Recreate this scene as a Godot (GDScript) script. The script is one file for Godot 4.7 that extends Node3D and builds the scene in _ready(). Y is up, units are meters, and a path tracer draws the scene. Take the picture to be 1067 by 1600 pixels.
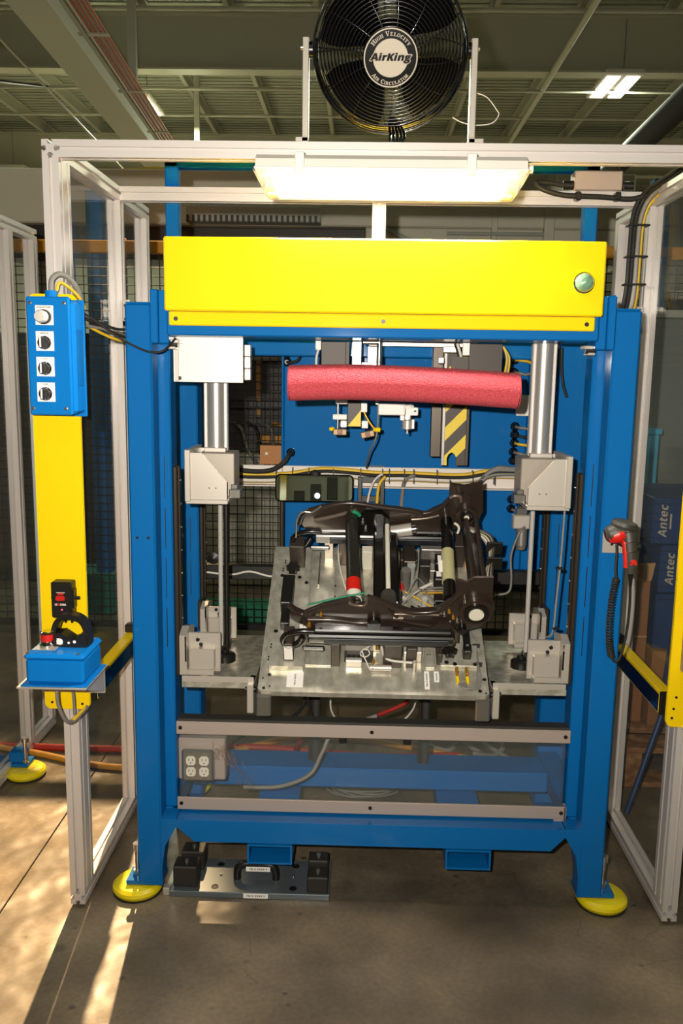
extends Node3D

# ---------------------------------------------------------------- mesh builder
class G:
	var v := PackedVector3Array()
	var n := PackedVector3Array()
	var t := Transform3D.IDENTITY

	func at(x: Transform3D) -> G:
		t = x
		return self

	func tri3(a: Vector3, b: Vector3, c: Vector3, na: Vector3, nb: Vector3, nc: Vector3):
		v.append(t * a); v.append(t * c); v.append(t * b)
		n.append((t.basis * na).normalized()); n.append((t.basis * nc).normalized()); n.append((t.basis * nb).normalized())

	func tri(a: Vector3, b: Vector3, c: Vector3):
		var m := (b - a).cross(c - a)
		if m.length_squared() < 1e-18: return
		m = m.normalized()
		tri3(a, b, c, m, m, m)

	func quad(a: Vector3, b: Vector3, c: Vector3, d: Vector3):
		tri(a, b, c)
		tri(a, c, d)

	func quad_out(a: Vector3, b: Vector3, c: Vector3, d: Vector3, o: Vector3):
		var m := (b - a).cross(c - a)
		if m.dot((a + b + c + d) * 0.25 - o) < 0: quad(a, d, c, b)
		else: quad(a, b, c, d)

	# box between two corners, edges chamfered by bev
	func bx(x0: float, y0: float, z0: float, x1: float, y1: float, z1: float, bev := 0.0) -> G:
		var o := Vector3(x0 + x1, y0 + y1, z0 + z1) * 0.5
		var h := Vector3(absf(x1 - x0), absf(y1 - y0), absf(z1 - z0)) * 0.5
		var b := minf(bev, minf(h.x, minf(h.y, h.z)) * 0.9)
		var cx := {}; var cy := {}; var cz := {}
		for i in 8:
			var s := Vector3(1 if i & 1 else -1, 1 if i & 2 else -1, 1 if i & 4 else -1)
			cx[i] = o + Vector3(h.x * s.x, (h.y - b) * s.y, (h.z - b) * s.z)
			cy[i] = o + Vector3((h.x - b) * s.x, h.y * s.y, (h.z - b) * s.z)
			cz[i] = o + Vector3((h.x - b) * s.x, (h.y - b) * s.y, h.z * s.z)
		for k in 2:
			var i := k
			quad_out(cx[i], cx[i | 2], cx[i | 6], cx[i | 4], o)
			i = k * 2
			quad_out(cy[i], cy[i | 1], cy[i | 5], cy[i | 4], o)
			i = k * 4
			quad_out(cz[i], cz[i | 1], cz[i | 3], cz[i | 2], o)
		if b > 0.0:
			for i in [0, 1, 2, 3]: quad_out(cx[i], cx[i | 4], cy[i | 4], cy[i], o)
			for i in [0, 1, 4, 5]: quad_out(cx[i], cx[i | 2], cz[i | 2], cz[i], o)
			for i in [0, 2, 4, 6]: quad_out(cy[i], cy[i | 1], cz[i | 1], cz[i], o)
			for i in 8: quad_out(cx[i], cy[i], cz[i], cz[i], o)
		return self

	# box by centre and size
	func cb(c: Vector3, s: Vector3, bev := 0.0) -> G:
		return bx(c.x - s.x / 2, c.y - s.y / 2, c.z - s.z / 2, c.x + s.x / 2, c.y + s.y / 2, c.z + s.z / 2, bev)

	func frame(d: Vector3) -> Basis:
		var w := d.normalized()
		var up := Vector3.UP if absf(w.y) < 0.95 else Vector3.BACK
		var x := up.cross(w).normalized()
		return Basis(x, w.cross(x), w)

	func cyl(a: Vector3, b: Vector3, r0: float, r1 := -1.0, seg := 16, caps := true) -> G:
		if r1 < 0: r1 = r0
		var f := frame(b - a)
		for i in seg:
			var p := TAU * i / seg; var q := TAU * (i + 1) / seg
			var u := f.x * cos(p) + f.y * sin(p); var w := f.x * cos(q) + f.y * sin(q)
			tri3(a + u * r0, a + w * r0, b + w * r1, u, w, w)
			tri3(a + u * r0, b + w * r1, b + u * r1, u, w, u)
			if caps:
				tri(a, a + w * r0, a + u * r0)
				tri(b, b + u * r1, b + w * r1)
		return self

	func tube(pts: PackedVector3Array, r: float, seg := 8, closed := false) -> G:
		var m := pts.size()
		var rings := []
		var x := Vector3.ZERO
		for i in m:
			var d: Vector3
			if closed: d = pts[(i + 1) % m] - pts[(i + m - 1) % m]
			else: d = pts[mini(i + 1, m - 1)] - pts[maxi(i - 1, 0)]
			d = d.normalized()
			if i == 0: x = frame(d).x
			else: x = (x - d * x.dot(d)).normalized()
			var y := d.cross(x)
			var ring := []
			for k in seg: ring.append(x * cos(TAU * k / seg) + y * sin(TAU * k / seg))
			rings.append(ring)
		for i in (m if closed else m - 1):
			var j := (i + 1) % m
			var sh := 0
			if closed and j == 0:
				var best := -2.0
				for k in seg:
					var dt: float = rings[i][0].dot(rings[0][k])
					if dt > best: best = dt; sh = k
			for k in seg:
				var k2 := (k + 1) % seg
				var a: Vector3 = rings[i][k]; var b: Vector3 = rings[i][k2]
				var c: Vector3 = rings[j][(k2 + sh) % seg]; var d2: Vector3 = rings[j][(k + sh) % seg]
				tri3(pts[i] + a * r, pts[i] + b * r, pts[j] + c * r, a, b, c)
				tri3(pts[i] + a * r, pts[j] + c * r, pts[j] + d2 * r, a, c, d2)
		if not closed:
			for k in seg:
				var k2 := (k + 1) % seg
				tri(pts[0], pts[0] + rings[0][k2] * r, pts[0] + rings[0][k] * r)
				tri(pts[m - 1], pts[m - 1] + rings[m - 1][k] * r, pts[m - 1] + rings[m - 1][k2] * r)
		return self

	# smooth hose through points
	func hose(p: Array, r: float, seg := 8, sub := 6, closed := false) -> G:
		return tube(G.spline(p, sub, closed), r, seg, closed)

	static func spline(p: Array, sub := 6, closed := false) -> PackedVector3Array:
		var o := PackedVector3Array()
		var m := p.size()
		for i in (m if closed else m - 1):
			var a: Vector3 = p[(i + m - 1) % m] if closed or i > 0 else p[0]
			var b: Vector3 = p[i]
			var c: Vector3 = p[(i + 1) % m]
			var d: Vector3 = p[(i + 2) % m] if closed or i + 2 < m else p[m - 1]
			for k in sub:
				var s := float(k) / sub
				o.append(0.5 * (2.0 * b + (c - a) * s + (2.0 * a - 5.0 * b + 4.0 * c - d) * s * s + (3.0 * b - a - 3.0 * c + d) * s * s * s))
		if not closed: o.append(p[m - 1])
		return o

	# surface of revolution: profile of [radius, height along axis]
	func lathe(c: Vector3, axis: Vector3, prof: Array, seg := 24) -> G:
		var f := frame(axis)
		for j in prof.size() - 1:
			var r0: float = prof[j][0]; var h0: float = prof[j][1]
			var r1: float = prof[j + 1][0]; var h1: float = prof[j + 1][1]
			var nr := h1 - h0; var nh := r0 - r1
			for i in seg:
				var p := TAU * i / seg; var q := TAU * (i + 1) / seg
				var u := f.x * cos(p) + f.y * sin(p); var w := f.x * cos(q) + f.y * sin(q)
				var nu := (u * nr + f.z * nh).normalized(); var nw := (w * nr + f.z * nh).normalized()
				var a := c + u * r0 + f.z * h0; var b := c + w * r0 + f.z * h0
				var d := c + w * r1 + f.z * h1; var e := c + u * r1 + f.z * h1
				if r0 > 1e-6: tri3(a, b, d, nu, nw, nw)
				if r1 > 1e-6: tri3(a, d, e, nu, nw, nu)
		return self

	# polygon in the plane (o, x, y), thickened from d0 to d1 along x cross y
	func prism(poly: Array, o: Vector3, x: Vector3, y: Vector3, d0: float, d1: float) -> G:
		var q := PackedVector2Array()
		for p in poly: q.append(Vector2(p[0], p[1]))
		if Geometry2D.is_polygon_clockwise(q): q.reverse()
		var z := x.cross(y).normalized()
		var ix := Geometry2D.triangulate_polygon(q)
		var A := func(k: int, d: float) -> Vector3: return o + x * q[k].x + y * q[k].y + z * d
		for k in range(0, ix.size(), 3):
			var a := ix[k]; var b := ix[k + 1]; var c := ix[k + 2]
			if (q[b] - q[a]).cross(q[c] - q[a]) < 0:
				var s := b; b = c; c = s
			tri(A.call(a, d1), A.call(b, d1), A.call(c, d1))
			tri(A.call(a, d0), A.call(c, d0), A.call(b, d0))
		var m := q.size()
		for k in m:
			var k2 := (k + 1) % m
			quad(A.call(k, d0), A.call(k2, d0), A.call(k2, d1), A.call(k, d1))
		return self

	# flat lettering, centred at o, x to the right, y up, letter height h
	func text(s: String, o: Vector3, x: Vector3, y: Vector3, h: float, font: Font, depth := 0.0006, width := 0.0, shear := 0.0) -> G:
		var tm := TextMesh.new()
		tm.text = s; tm.font = font; tm.font_size = 48; tm.pixel_size = 0.01; tm.depth = 0.01; tm.curve_step = 2.0
		var ar := tm.get_mesh_arrays()
		if ar.size() == 0: return self
		var vs: PackedVector3Array = ar[Mesh.ARRAY_VERTEX]
		if vs.size() == 0: return self
		var ix: PackedInt32Array = ar[Mesh.ARRAY_INDEX]
		var lo := vs[0]; var hi := vs[0]
		for p in vs: lo = lo.min(p); hi = hi.max(p)
		var sy := h / maxf(hi.y - lo.y, 1e-5)
		var sx := sy if width <= 0.0 else width / maxf(hi.x - lo.x, 1e-5)
		var c := (lo + hi) * 0.5
		var z := x.cross(y).normalized()
		var W := []
		for p in vs:
			var dx := (p.x - c.x) * sx; var dy := (p.y - c.y) * sy
			W.append(o + x * (dx + shear * dy) + y * dy + z * (depth if p.z > c.z else 0.0))
		if ix.size() > 0:
			for k in range(0, ix.size(), 3): tri(W[ix[k]], W[ix[k + 2]], W[ix[k + 1]])
		else:
			for k in range(0, W.size() - 2, 3): tri(W[k], W[k + 2], W[k + 1])
		return self

	# slotted aluminium profile from a to b; w wide (x), hgt high (y)
	func extr(a: Vector3, b: Vector3, x: Vector3, w := 0.045, hgt := 0.045) -> G:
		var z := (b - a).normalized()
		var y := z.cross(x).normalized()
		var P := []
		var hw := w / 2; var hh := hgt / 2
		var sides := [[Vector2(-hw, -hh), Vector2(1, 0), w], [Vector2(hw, -hh), Vector2(0, 1), hgt], [Vector2(hw, hh), Vector2(-1, 0), w], [Vector2(-hw, hh), Vector2(0, -1), hgt]]
		for s in sides:
			var c: Vector2 = s[0]; var d: Vector2 = s[1]; var L: float = s[2]
			var nn := Vector2(-d.y, d.x)
			P.append([c.x, c.y])
			for k in int(round(L / 0.045)):
				var m := c + d * (0.0225 + 0.045 * k)
				for e in [[-0.005, 0.0], [-0.005, 0.0045], [-0.0085, 0.0045], [-0.0045, 0.0115], [0.0045, 0.0115], [0.0085, 0.0045], [0.005, 0.0045], [0.005, 0.0]]:
					var q: Vector2 = m + d * e[0] + nn * e[1]
					P.append([q.x, q.y])
		return prism(P, a, x, y, 0.0, (b - a).length())

# ---------------------------------------------------------------- scene helpers
var taken := {}
var origin := {}
var M := {}
var X := Vector3.RIGHT
var Y := Vector3.UP
var Z := Vector3.BACK
var sans: Font
var serif: Font

func V(x: float, y: float, z: float) -> Vector3:
	return Vector3(x, y, z)

func numbered(called: String, scope := "") -> String:
	var key := scope + "/" + called
	var k: int = taken.get(key, 0)
	taken[key] = k + 1
	return called if k == 0 else "%s_%03d" % [called, k]

func mesh_of(g: G, off: Vector3) -> ArrayMesh:
	var a := []
	a.resize(Mesh.ARRAY_MAX)
	var vs := g.v
	if off != Vector3.ZERO:
		vs = Transform3D(Basis.IDENTITY, -off) * g.v
	a[Mesh.ARRAY_VERTEX] = vs
	a[Mesh.ARRAY_NORMAL] = g.n
	var m := ArrayMesh.new()
	m.add_surface_from_arrays(Mesh.PRIMITIVE_TRIANGLES, a)
	return m

func inst(called: String, g: G, mat: Material, parent: Node3D, off: Vector3) -> MeshInstance3D:
	var o := MeshInstance3D.new()
	o.name = called
	o.mesh = mesh_of(g, off)
	o.material_override = mat
	parent.add_child(o, true)
	origin[o] = off
	return o

func metas(o: Node, label: String, category: String, group := ""):
	o.set_meta("label", label)
	o.set_meta("category", category)
	if group != "": o.set_meta("group", group)

func thing(called: String, label: String, category: String, pos := Vector3.ZERO, group := "") -> Node3D:
	var o := Node3D.new()
	o.name = numbered(called)
	add_child(o, true)
	o.position = pos
	origin[o] = pos
	metas(o, label, category, group)
	return o

# a part (world coordinates in, stored relative to the thing's base)
func part(p: Node3D, called: String, g: G, mat: Material, label := "") -> MeshInstance3D:
	var o := inst(numbered(called, str(p.get_instance_id())), g, mat, p, origin[p])
	if not (p is MeshInstance3D): pass
	if label != "": o.set_meta("label", label)
	return o

func solo(called: String, g: G, mat: Material, label: String, category: String, group := "") -> MeshInstance3D:
	var lo := g.v[0]; var hi := g.v[0]
	for q in g.v: lo = lo.min(q); hi = hi.max(q)
	var c := V((lo.x + hi.x) / 2, lo.y, (lo.z + hi.z) / 2)
	var o := inst(numbered(called), g, mat, self, c)
	o.position = c
	metas(o, label, category, group)
	return o

func struct(called: String, g: G, mat: Material) -> MeshInstance3D:
	var o := inst(numbered(called), g, mat, self, Vector3.ZERO)
	o.set_meta("kind", "structure")
	return o

func copy(o: Node3D, at: Vector3, label: String, base: String, turn := 0.0) -> Node3D:
	var c: Node3D = o.duplicate()
	c.name = numbered(base)
	add_child(c, true)
	c.position = at
	c.rotation.y = turn
	c.set_meta("label", label)
	return c

func mat(hex: String, rough := 0.5, metal := 0.0, coat := 0.0) -> StandardMaterial3D:
	var m := StandardMaterial3D.new()
	m.albedo_color = Color(hex)
	m.roughness = rough
	m.metallic = metal
	if coat > 0.0:
		m.clearcoat_enabled = true; m.clearcoat = coat; m.clearcoat_roughness = 0.08
	return m

func noise_tex(seed_: int, freq: float, lo: Color, hi: Color, oct := 4, size := 256) -> NoiseTexture2D:
	var f := FastNoiseLite.new()
	f.seed = seed_; f.frequency = freq; f.fractal_octaves = oct
	var t := NoiseTexture2D.new()
	t.width = size; t.height = size; t.seamless = true; t.noise = f
	var g := Gradient.new()
	g.set_color(0, lo); g.set_color(1, hi)
	t.color_ramp = g
	return t

func bump_tex(seed_: int, freq: float, strength: float, size := 256) -> NoiseTexture2D:
	var f := FastNoiseLite.new()
	f.seed = seed_; f.frequency = freq; f.fractal_octaves = 3
	var t := NoiseTexture2D.new()
	t.width = size; t.height = size; t.seamless = true; t.noise = f
	t.as_normal_map = true; t.bump_strength = strength
	return t

# gloss enamel: matt colour under a thin clear coat
func paint(hex: String) -> StandardMaterial3D:
	var m := mat(hex, 0.6, 0.0, 0.35)
	m.metallic_specular = 0.2
	m.clearcoat_roughness = 0.06
	return m

func glow(hex: String, e: float) -> StandardMaterial3D:
	var m := StandardMaterial3D.new()
	m.albedo_color = Color(hex)
	m.emission_enabled = true; m.emission = Color(hex); m.emission_energy_multiplier = e
	return m

func pane_mat(hex: String, a: float, rough := 0.03) -> StandardMaterial3D:
	var m := StandardMaterial3D.new()
	var c := Color(hex); c.a = a
	m.albedo_color = c
	m.transparency = BaseMaterial3D.TRANSPARENCY_ALPHA
	m.roughness = rough
	return m

func triplanar(m: StandardMaterial3D, s: float) -> StandardMaterial3D:
	m.uv1_triplanar = true
	m.uv1_world_triplanar = true
	m.uv1_scale = Vector3(s, s, s)
	return m

# concrete: blotches, fine grain, spots and scratches
func concrete() -> StandardMaterial3D:
	var S := 1024
	var f1 := FastNoiseLite.new(); f1.seed = 3; f1.frequency = 0.006; f1.fractal_octaves = 5
	var f2 := FastNoiseLite.new(); f2.seed = 9; f2.frequency = 0.16; f2.fractal_octaves = 2
	var a := f1.get_seamless_image(S, S).get_data()
	var b := f2.get_seamless_image(S, S).get_data()
	var out := PackedByteArray(); out.resize(S * S * 3)
	var spots := PackedFloat32Array(); spots.resize(S * S); spots.fill(1.0)
	var rg := RandomNumberGenerator.new(); rg.seed = 77
	for k in 260:
		var cx := rg.randi_range(8, S - 9); var cy := rg.randi_range(8, S - 9)
		var r := rg.randf_range(0.8, 3.6) if k > 14 else rg.randf_range(4.0, 7.0)
		var dk := rg.randf_range(0.45, 0.85)
		for y in range(int(cy - r), int(cy + r) + 1):
			for x in range(int(cx - r * 1.2), int(cx + r * 1.2) + 1):
				if x < 0 or y < 0 or x >= S or y >= S: continue
				var d := Vector2((x - cx) / 1.2, y - cy).length() / r
				if d < 1.0: spots[y * S + x] = minf(spots[y * S + x], lerpf(dk, 1.0, d * d))
	for k in 60:
		var p := Vector2(rg.randf() * S, rg.randf() * S); var d := Vector2.from_angle(rg.randf() * TAU)
		for i in rg.randi_range(10, 70):
			var q := p + d * i
			d = d.rotated(rg.randf_range(-0.04, 0.04))
			spots[posmod(int(q.y), S) * S + posmod(int(q.x), S)] *= 0.82
	for i in S * S:
		var w := (0.66 + 0.58 * (a[i] / 255.0)) * (0.9 + 0.2 * (b[i] / 255.0)) * spots[i]
		out[i * 3] = clampi(int(108 * w), 0, 255)
		out[i * 3 + 1] = clampi(int(95 * w), 0, 255)
		out[i * 3 + 2] = clampi(int(76 * w), 0, 255)
	var m := StandardMaterial3D.new()
	m.albedo_texture = ImageTexture.create_from_image(Image.create_from_data(S, S, false, Image.FORMAT_RGB8, out))
	m.roughness = 0.36
	m.normal_enabled = true; m.normal_texture = bump_tex(5, 0.05, 2.0); m.normal_scale = 0.35
	return triplanar(m, 0.3)

func materials():
	sans = SystemFont.new(); sans.font_names = PackedStringArray(["Droid Sans"]); sans.font_weight = 700
	serif = SystemFont.new(); serif.font_names = PackedStringArray(["Droid Serif"]); serif.font_weight = 700
	M.blue = paint("0560a2")
	M.blue_box = paint("0570bd")
	M.yellow = paint("f0c90a")
	M.yellow_pad = mat("e3cc12", 0.3, 0.0, 0.5)
	M.alu = mat("c9c0b4", 0.34, 0.5)
	M.anod = mat("dad2cc", 0.36, 0.35)
	M.alu_dk = mat("8f8a84", 0.4, 0.6)
	M.steel = mat("bdb8b0", 0.22, 0.9)
	M.chrome = mat("d8d6d2", 0.12, 1.0)
	M.rail = mat("463d34", 0.35, 0.6)
	M.black = mat("15130f", 0.4)
	M.gloss_black = mat("060505", 0.25, 0.0, 0.4)
	M.rubber = mat("1a1816", 0.7)
	M.oxide = mat("3a312a", 0.5, 0.2)
	M.white = mat("e2dcd2", 0.5)
	M.cream = mat("d9d2bf", 0.5)
	M.label = mat("efe9e2", 0.6)
	M.ink = mat("1c1a1a", 0.7)
	M.red = mat("c81e12", 0.4)
	M.red_hose = mat("9a2418", 0.45)
	M.orange = mat("d8431a", 0.35)
	M.gold = mat("d09a30", 0.3, 0.7)
	M.cable_grey = mat("7a7670", 0.55)
	M.cable_yellow = mat("d8b024", 0.5)
	M.cable_white = mat("cfc8bd", 0.5)
	M.seat = mat("352a23", 0.3, 0.3, 0.5)
	M.seat_blk = mat("14110f", 0.25, 0.2, 0.5)
	M.foam = mat("cf4650", 0.9)
	M.foam.albedo_texture = noise_tex(21, 0.09, Color("d88a90"), Color("ffffff"), 3)
	M.foam.normal_enabled = true; M.foam.normal_texture = bump_tex(22, 0.12, 6.0)
	M.foam.albedo_color = Color("cc5a63")
	triplanar(M.foam, 6.0)
	M.galv = mat("e2ddd0", 0.3, 0.55)
	M.galv.albedo_texture = noise_tex(31, 0.03, Color("b4b2a6"), Color("ffffff"), 4)
	triplanar(M.galv, 3.0)
	M.glass = pane_mat("c8d0c8", 0.035)
	M.glass.metallic_specular = 0.25
	M.clear = pane_mat("f2efe4", 0.12)
	M.lens_green = mat("6f9275", 0.15, 0.0, 0.8)
	M.mirror = mat("dfe3df", 0.0, 1.0)
	M.carton = mat("8a5a34", 0.8)
	M.carton_lt = mat("b98f63", 0.8)
	M.wood = mat("a98055", 0.75)
	M.wood.albedo_texture = noise_tex(41, 0.02, Color("a08060"), Color("ffffff"), 4)
	triplanar(M.wood, 3.0)
	M.navy = mat("12315e", 0.45)
	M.navy_win = mat("0a1638", 0.15, 0.0, 0.6)
	M.duct = mat("c4c2b0", 0.45)
	M.deck = mat("a6a998", 0.6)
	M.purlin = mat("b4b4a4", 0.55)
	M.wallpaint = mat("8a8878", 0.8)
	M.mesh_black = mat("1c1a17", 0.6)
	M.fence_yellow = mat("c8880e", 0.5)
	M.brown_post = mat("9a6226", 0.6)
	M.machine_grey = mat("a5a89c", 0.5)
	M.machine_dk = mat("34322e", 0.5)
	M.green = mat("167a58", 0.5)
	M.conduit = mat("b8411c", 0.45)
	M.cyan = mat("4a9cb8", 0.4)
	M.concrete = concrete()
	M.concrete_dk = mat("3c372e", 0.9)
	M.tube = glow("fffcf8", 12.0)
	M.lens_white = mat("cfc9bf", 0.2, 0.0, 0.6)
	M.red_lit = mat("c01a12", 0.4)
	M.led_red = glow("ff4060", 2.0)
	M.grip = mat("36342d", 0.5)
	M.barrel = mat("cfcac2", 0.28, 0.75)
	M.bright = mat("fff6e6", 0.25, 0.1)
	M.haz = mat("e0c21c", 0.5)
	M.dark_red = mat("6a0d0a", 0.2)
	M.tray = mat("d8cfc6", 0.5)
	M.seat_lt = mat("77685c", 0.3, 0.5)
	M.seat_tube = mat("2f2d27", 0.25, 0.3, 0.4)
	M.navy_dk = mat("0e141c", 0.45)
	M.badge = mat("b5aa98", 0.6)
	M.rod = mat("d6d0c8", 0.2, 0.45)
	M.alu_mid = mat("a0968a", 0.38, 0.5)
	M.cup = pane_mat("d8dcd8", 0.45, 0.1)
	M.sensor = mat("7d5f34", 0.4, 0.3)
	M.scuff = mat("8a6446", 0.7)
	M.blade = mat("060606", 0.6)
	M.blade.metallic_specular = 0.1
	M.pipe = mat("24221f", 0.95)
	M.tape = mat("b5ad80", 0.6)
	M.bar = mat("b0a096", 0.45, 0.3)
	M.tray_grey = mat("6d7478", 0.35, 0.5)
	M.blk = mat("26221d", 0.55)
	M.hose_orange = mat("b8802a", 0.5)
	M.mc_pale = mat("a8a493", 0.55)
	M.enclosure = mat("c6c2ae", 0.5)
	M.machine_brown = mat("4b3d2e", 0.6)
	M.teal = mat("157466", 0.5)
	M.screen = mat("6f746a", 0.45)
	M.print = mat("b0a58c", 0.6)

# ---------------------------------------------------------------- camera, light
func light_rig():
	var cam := Camera3D.new()
	cam.name = "camera"
	cam.position = V(-0.049, 1.65, 2.4638)
	cam.rotation = V(-0.1624, 0.0221, 0.0156)
	cam.fov = 61.6
	cam.near = 0.05; cam.far = 200.0
	add_child(cam)
	cam.current = true
	var we := WorldEnvironment.new()
	we.name = "environment"
	var e := Environment.new()
	e.background_mode = Environment.BG_COLOR
	e.background_color = Color(0.02, 0.02, 0.02)
	e.tonemap_mode = Environment.TONE_MAPPER_LINEAR
	e.tonemap_exposure = 1.0
	e.sdfgi_enabled = true; e.ssao_enabled = true; e.ssil_enabled = true
	we.environment = e
	add_child(we)
	# camera flash, just above and left of the lens
	var fl := SpotLight3D.new()
	fl.name = "camera_flash"
	fl.position = V(-0.14, 1.72, 2.47)
	fl.light_color = Color(1.0, 0.97, 0.92)
	fl.light_energy = FLASH
	fl.light_size = 0.015
	fl.rotation = V(0.03, 0.0, 0.0)
	fl.spot_angle = 55.0; fl.spot_angle_attenuation = 1.0
	fl.spot_range = 40.0; fl.spot_attenuation = 2.0
	fl.shadow_enabled = true
	add_child(fl)

const FLASH := 9.0
const BAY := 32.0
const WARM := 390.0

func high_bay(x: float, y: float, z: float, label: String, e: float):
	var t := thing("high_bay_light", label, "ceiling light", V(x, y, z), "twin tube high bay lights under the roof")
	part(t, "housing", G.new().bx(x - 0.3, y, z - 0.62, x + 0.3, y + 0.09, z + 0.62, 0.02), M.white)
	for s in [-1, 1]:
		part(t, "lamp_panel", G.new().bx(x + s * 0.15 - 0.105, y - 0.012, z - 0.52, x + s * 0.15 + 0.105, y, z + 0.52), M.bay)
	for s in [-1, 1]:
		part(t, "hanger", G.new().cyl(V(x, y + 0.09, z + s * 0.5), V(x, 7.15, z + s * 0.5), 0.006, -1, 6), M.alu_dk)
	var l := AreaLight3D.new()
	l.name = "bay_light"
	l.area_size = Vector2(0.55, 1.15)
	l.position = V(0, -0.03, 0)
	l.rotation.x = -PI / 2
	l.light_energy = e
	l.light_color = Color(0.97, 1.0, 0.88)
	l.area_range = 60.0
	l.shadow_enabled = true
	t.add_child(l)

func room():
	M.bay = glow("fff8e6", 3.5)
	# floor of poured slabs with saw-cut joints
	var fl := struct("floor", G.new().bx(-16, -0.3, -26, 16, -0.02, 9), M.concrete_dk)
	var xs := [-16.0, -10.2, -5.67, -1.127, 3.42, 7.96, 12.5, 16.0]
	var zs := [-26.0, -21.0, -16.4, -11.8, -7.2, -2.62, 1.96, 6.5, 9.0]
	for i in xs.size() - 1:
		for j in zs.size() - 1:
			part(fl, "slab", G.new().bx(xs[i] + 0.002, -0.02, zs[j] + 0.002, xs[i + 1] - 0.002, 0.0, zs[j + 1] - 0.002, 0.0015), M.concrete)
	struct("wall_left", G.new().bx(-16.2, -0.3, -26.2, -16, 7.6, 9.2), M.wallpaint)
	struct("wall_right", G.new().bx(16, -0.3, -26.2, 16.2, 7.6, 9.2), M.wallpaint)
	struct("wall_back", G.new().bx(-16, -0.3, -26.2, 16, 7.6, -26), M.wallpaint)
	struct("wall_front", G.new().bx(-16, -0.3, 9, 16, 7.6, 9.2), M.wallpaint)
	var c := struct("ceiling", G.new().bx(-16, 7.42, -26, 16, 7.6, 9), M.deck)
	# ribbed deck sheets
	var d := G.new()
	var sheets := 0
	for j in 35:
		var z0 := -26.0 + j
		var g := G.new()
		for k in 5:
			var z := z0 + 0.2 * k
			g.bx(-16, 7.395, z + 0.03, 16, 7.42, z + 0.13, 0.012)
		part(c, "deck_sheet", g, M.deck)
	for k in 20:
		var x := -13.2 + 1.37 * k
		part(c, "purlin", G.new().bx(x - 0.04, 7.12, -26, x + 0.04, 7.14, 9).bx(x - 0.008, 7.14, -26, x + 0.008, 7.38, 9).bx(x - 0.04, 7.36, -26, x + 0.04, 7.38, 9), M.purlin)
	for z in [-12.0, -19.0, -4.5]:
		part(c, "roof_beam", G.new().bx(-16, 6.28, z - 0.14, 16, 6.31, z + 0.14).bx(-16, 6.31, z - 0.012, 16, 7.09, z + 0.012).bx(-16, 7.09, z - 0.14, 16, 7.12, z + 0.14), M.duct)
	# conduits and sprinkler pipes under the roof
	for a in [[6.35, -9.75, 0.03], [6.22, -12.6, 0.03], [6.6, -15.5, 0.025]]:
		part(c, "sprinkler_pipe", G.new().cyl(V(-15, a[0], a[1]), V(15, a[0], a[1]), a[2], -1, 8), M.duct)
	part(c, "brace_rod", G.new().cyl(V(2.75, 6.25, -7), V(2.9, 6.25, -24), 0.05, -1, 8), M.duct)

func bays():
	var spots := [[3.92, -12.45, "twin tube high bay light right of the fan, lit white", 3.0], [-4.1, -13.7, "twin tube high bay light left of centre, half hidden by the girder conduits", 3.0], [-8.4, -19.2, "twin tube high bay light far left behind the guard post", 2.5],
		[-1.0, -20.0, "twin tube high bay light deep behind the top rail", 2.5], [6.6, -4.5, "twin tube high bay light over the right aisle", 0.35], [-6.0, -2.6, "twin tube high bay light over the left aisle", 0.35], [0.0, 5.6, "twin tube high bay light behind the photographer", 0.15]]
	for s in spots: high_bay(s[0], 6.25, s[1], s[2], BAY * s[3])
	# a metal halide lamp high behind the station: it throws the station's shadow towards the viewer
	for a in [[-1.45, 6.85, -6.5, "narrow beam metal halide lamp high behind the station", 1.0]]:
		var p := V(a[0], a[1], a[2])
		var t := thing("spot_lamp", a[3], "ceiling light", p)
		part(t, "reflector", G.new().lathe(p, Y, [[0.2, -0.02], [0.19, 0.06], [0.12, 0.2], [0.07, 0.25], [0.07, 0.4], [0.0, 0.42]]), M.alu)
		part(t, "hanger", G.new().cyl(p + V(0, 0.42, 0), V(p.x, 7.36, p.z), 0.01, -1, 6), M.alu_dk)
		part(t, "bulb", G.new().lathe(p, Y, [[0.0, 0.0], [0.05, 0.02], [0.06, 0.08], [0.03, 0.16], [0.0, 0.17]]), glow("ffd9a0", 6.0))
		var l := SpotLight3D.new()
		l.name = "halide_light"
		l.position = V(0, -0.1, 0)
		l.rotation = V(-atan2(6.75, 6.75), PI - 0.01, 0)
		l.spot_angle = 7.0; l.spot_angle_attenuation = 0.8
		l.light_color = Color(1.0, 0.84, 0.62)
		l.light_energy = WARM * a[4]
		l.light_size = 0.06
		l.spot_range = 60.0; l.spot_attenuation = 2.0
		l.shadow_enabled = true
		t.add_child(l)

# ---------------------------------------------------------------- aluminium guard
func bolt(p: Node3D, c: Vector3, d: Vector3, r := 0.006, h := 0.004, m: Material = null):
	part(p, "bolt", G.new().lathe(c, d, [[r, -0.001], [r, h], [r * 0.55, h], [r * 0.5, h * 0.4], [0.0, h * 0.4]], 10), m if m else M.black)

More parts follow.
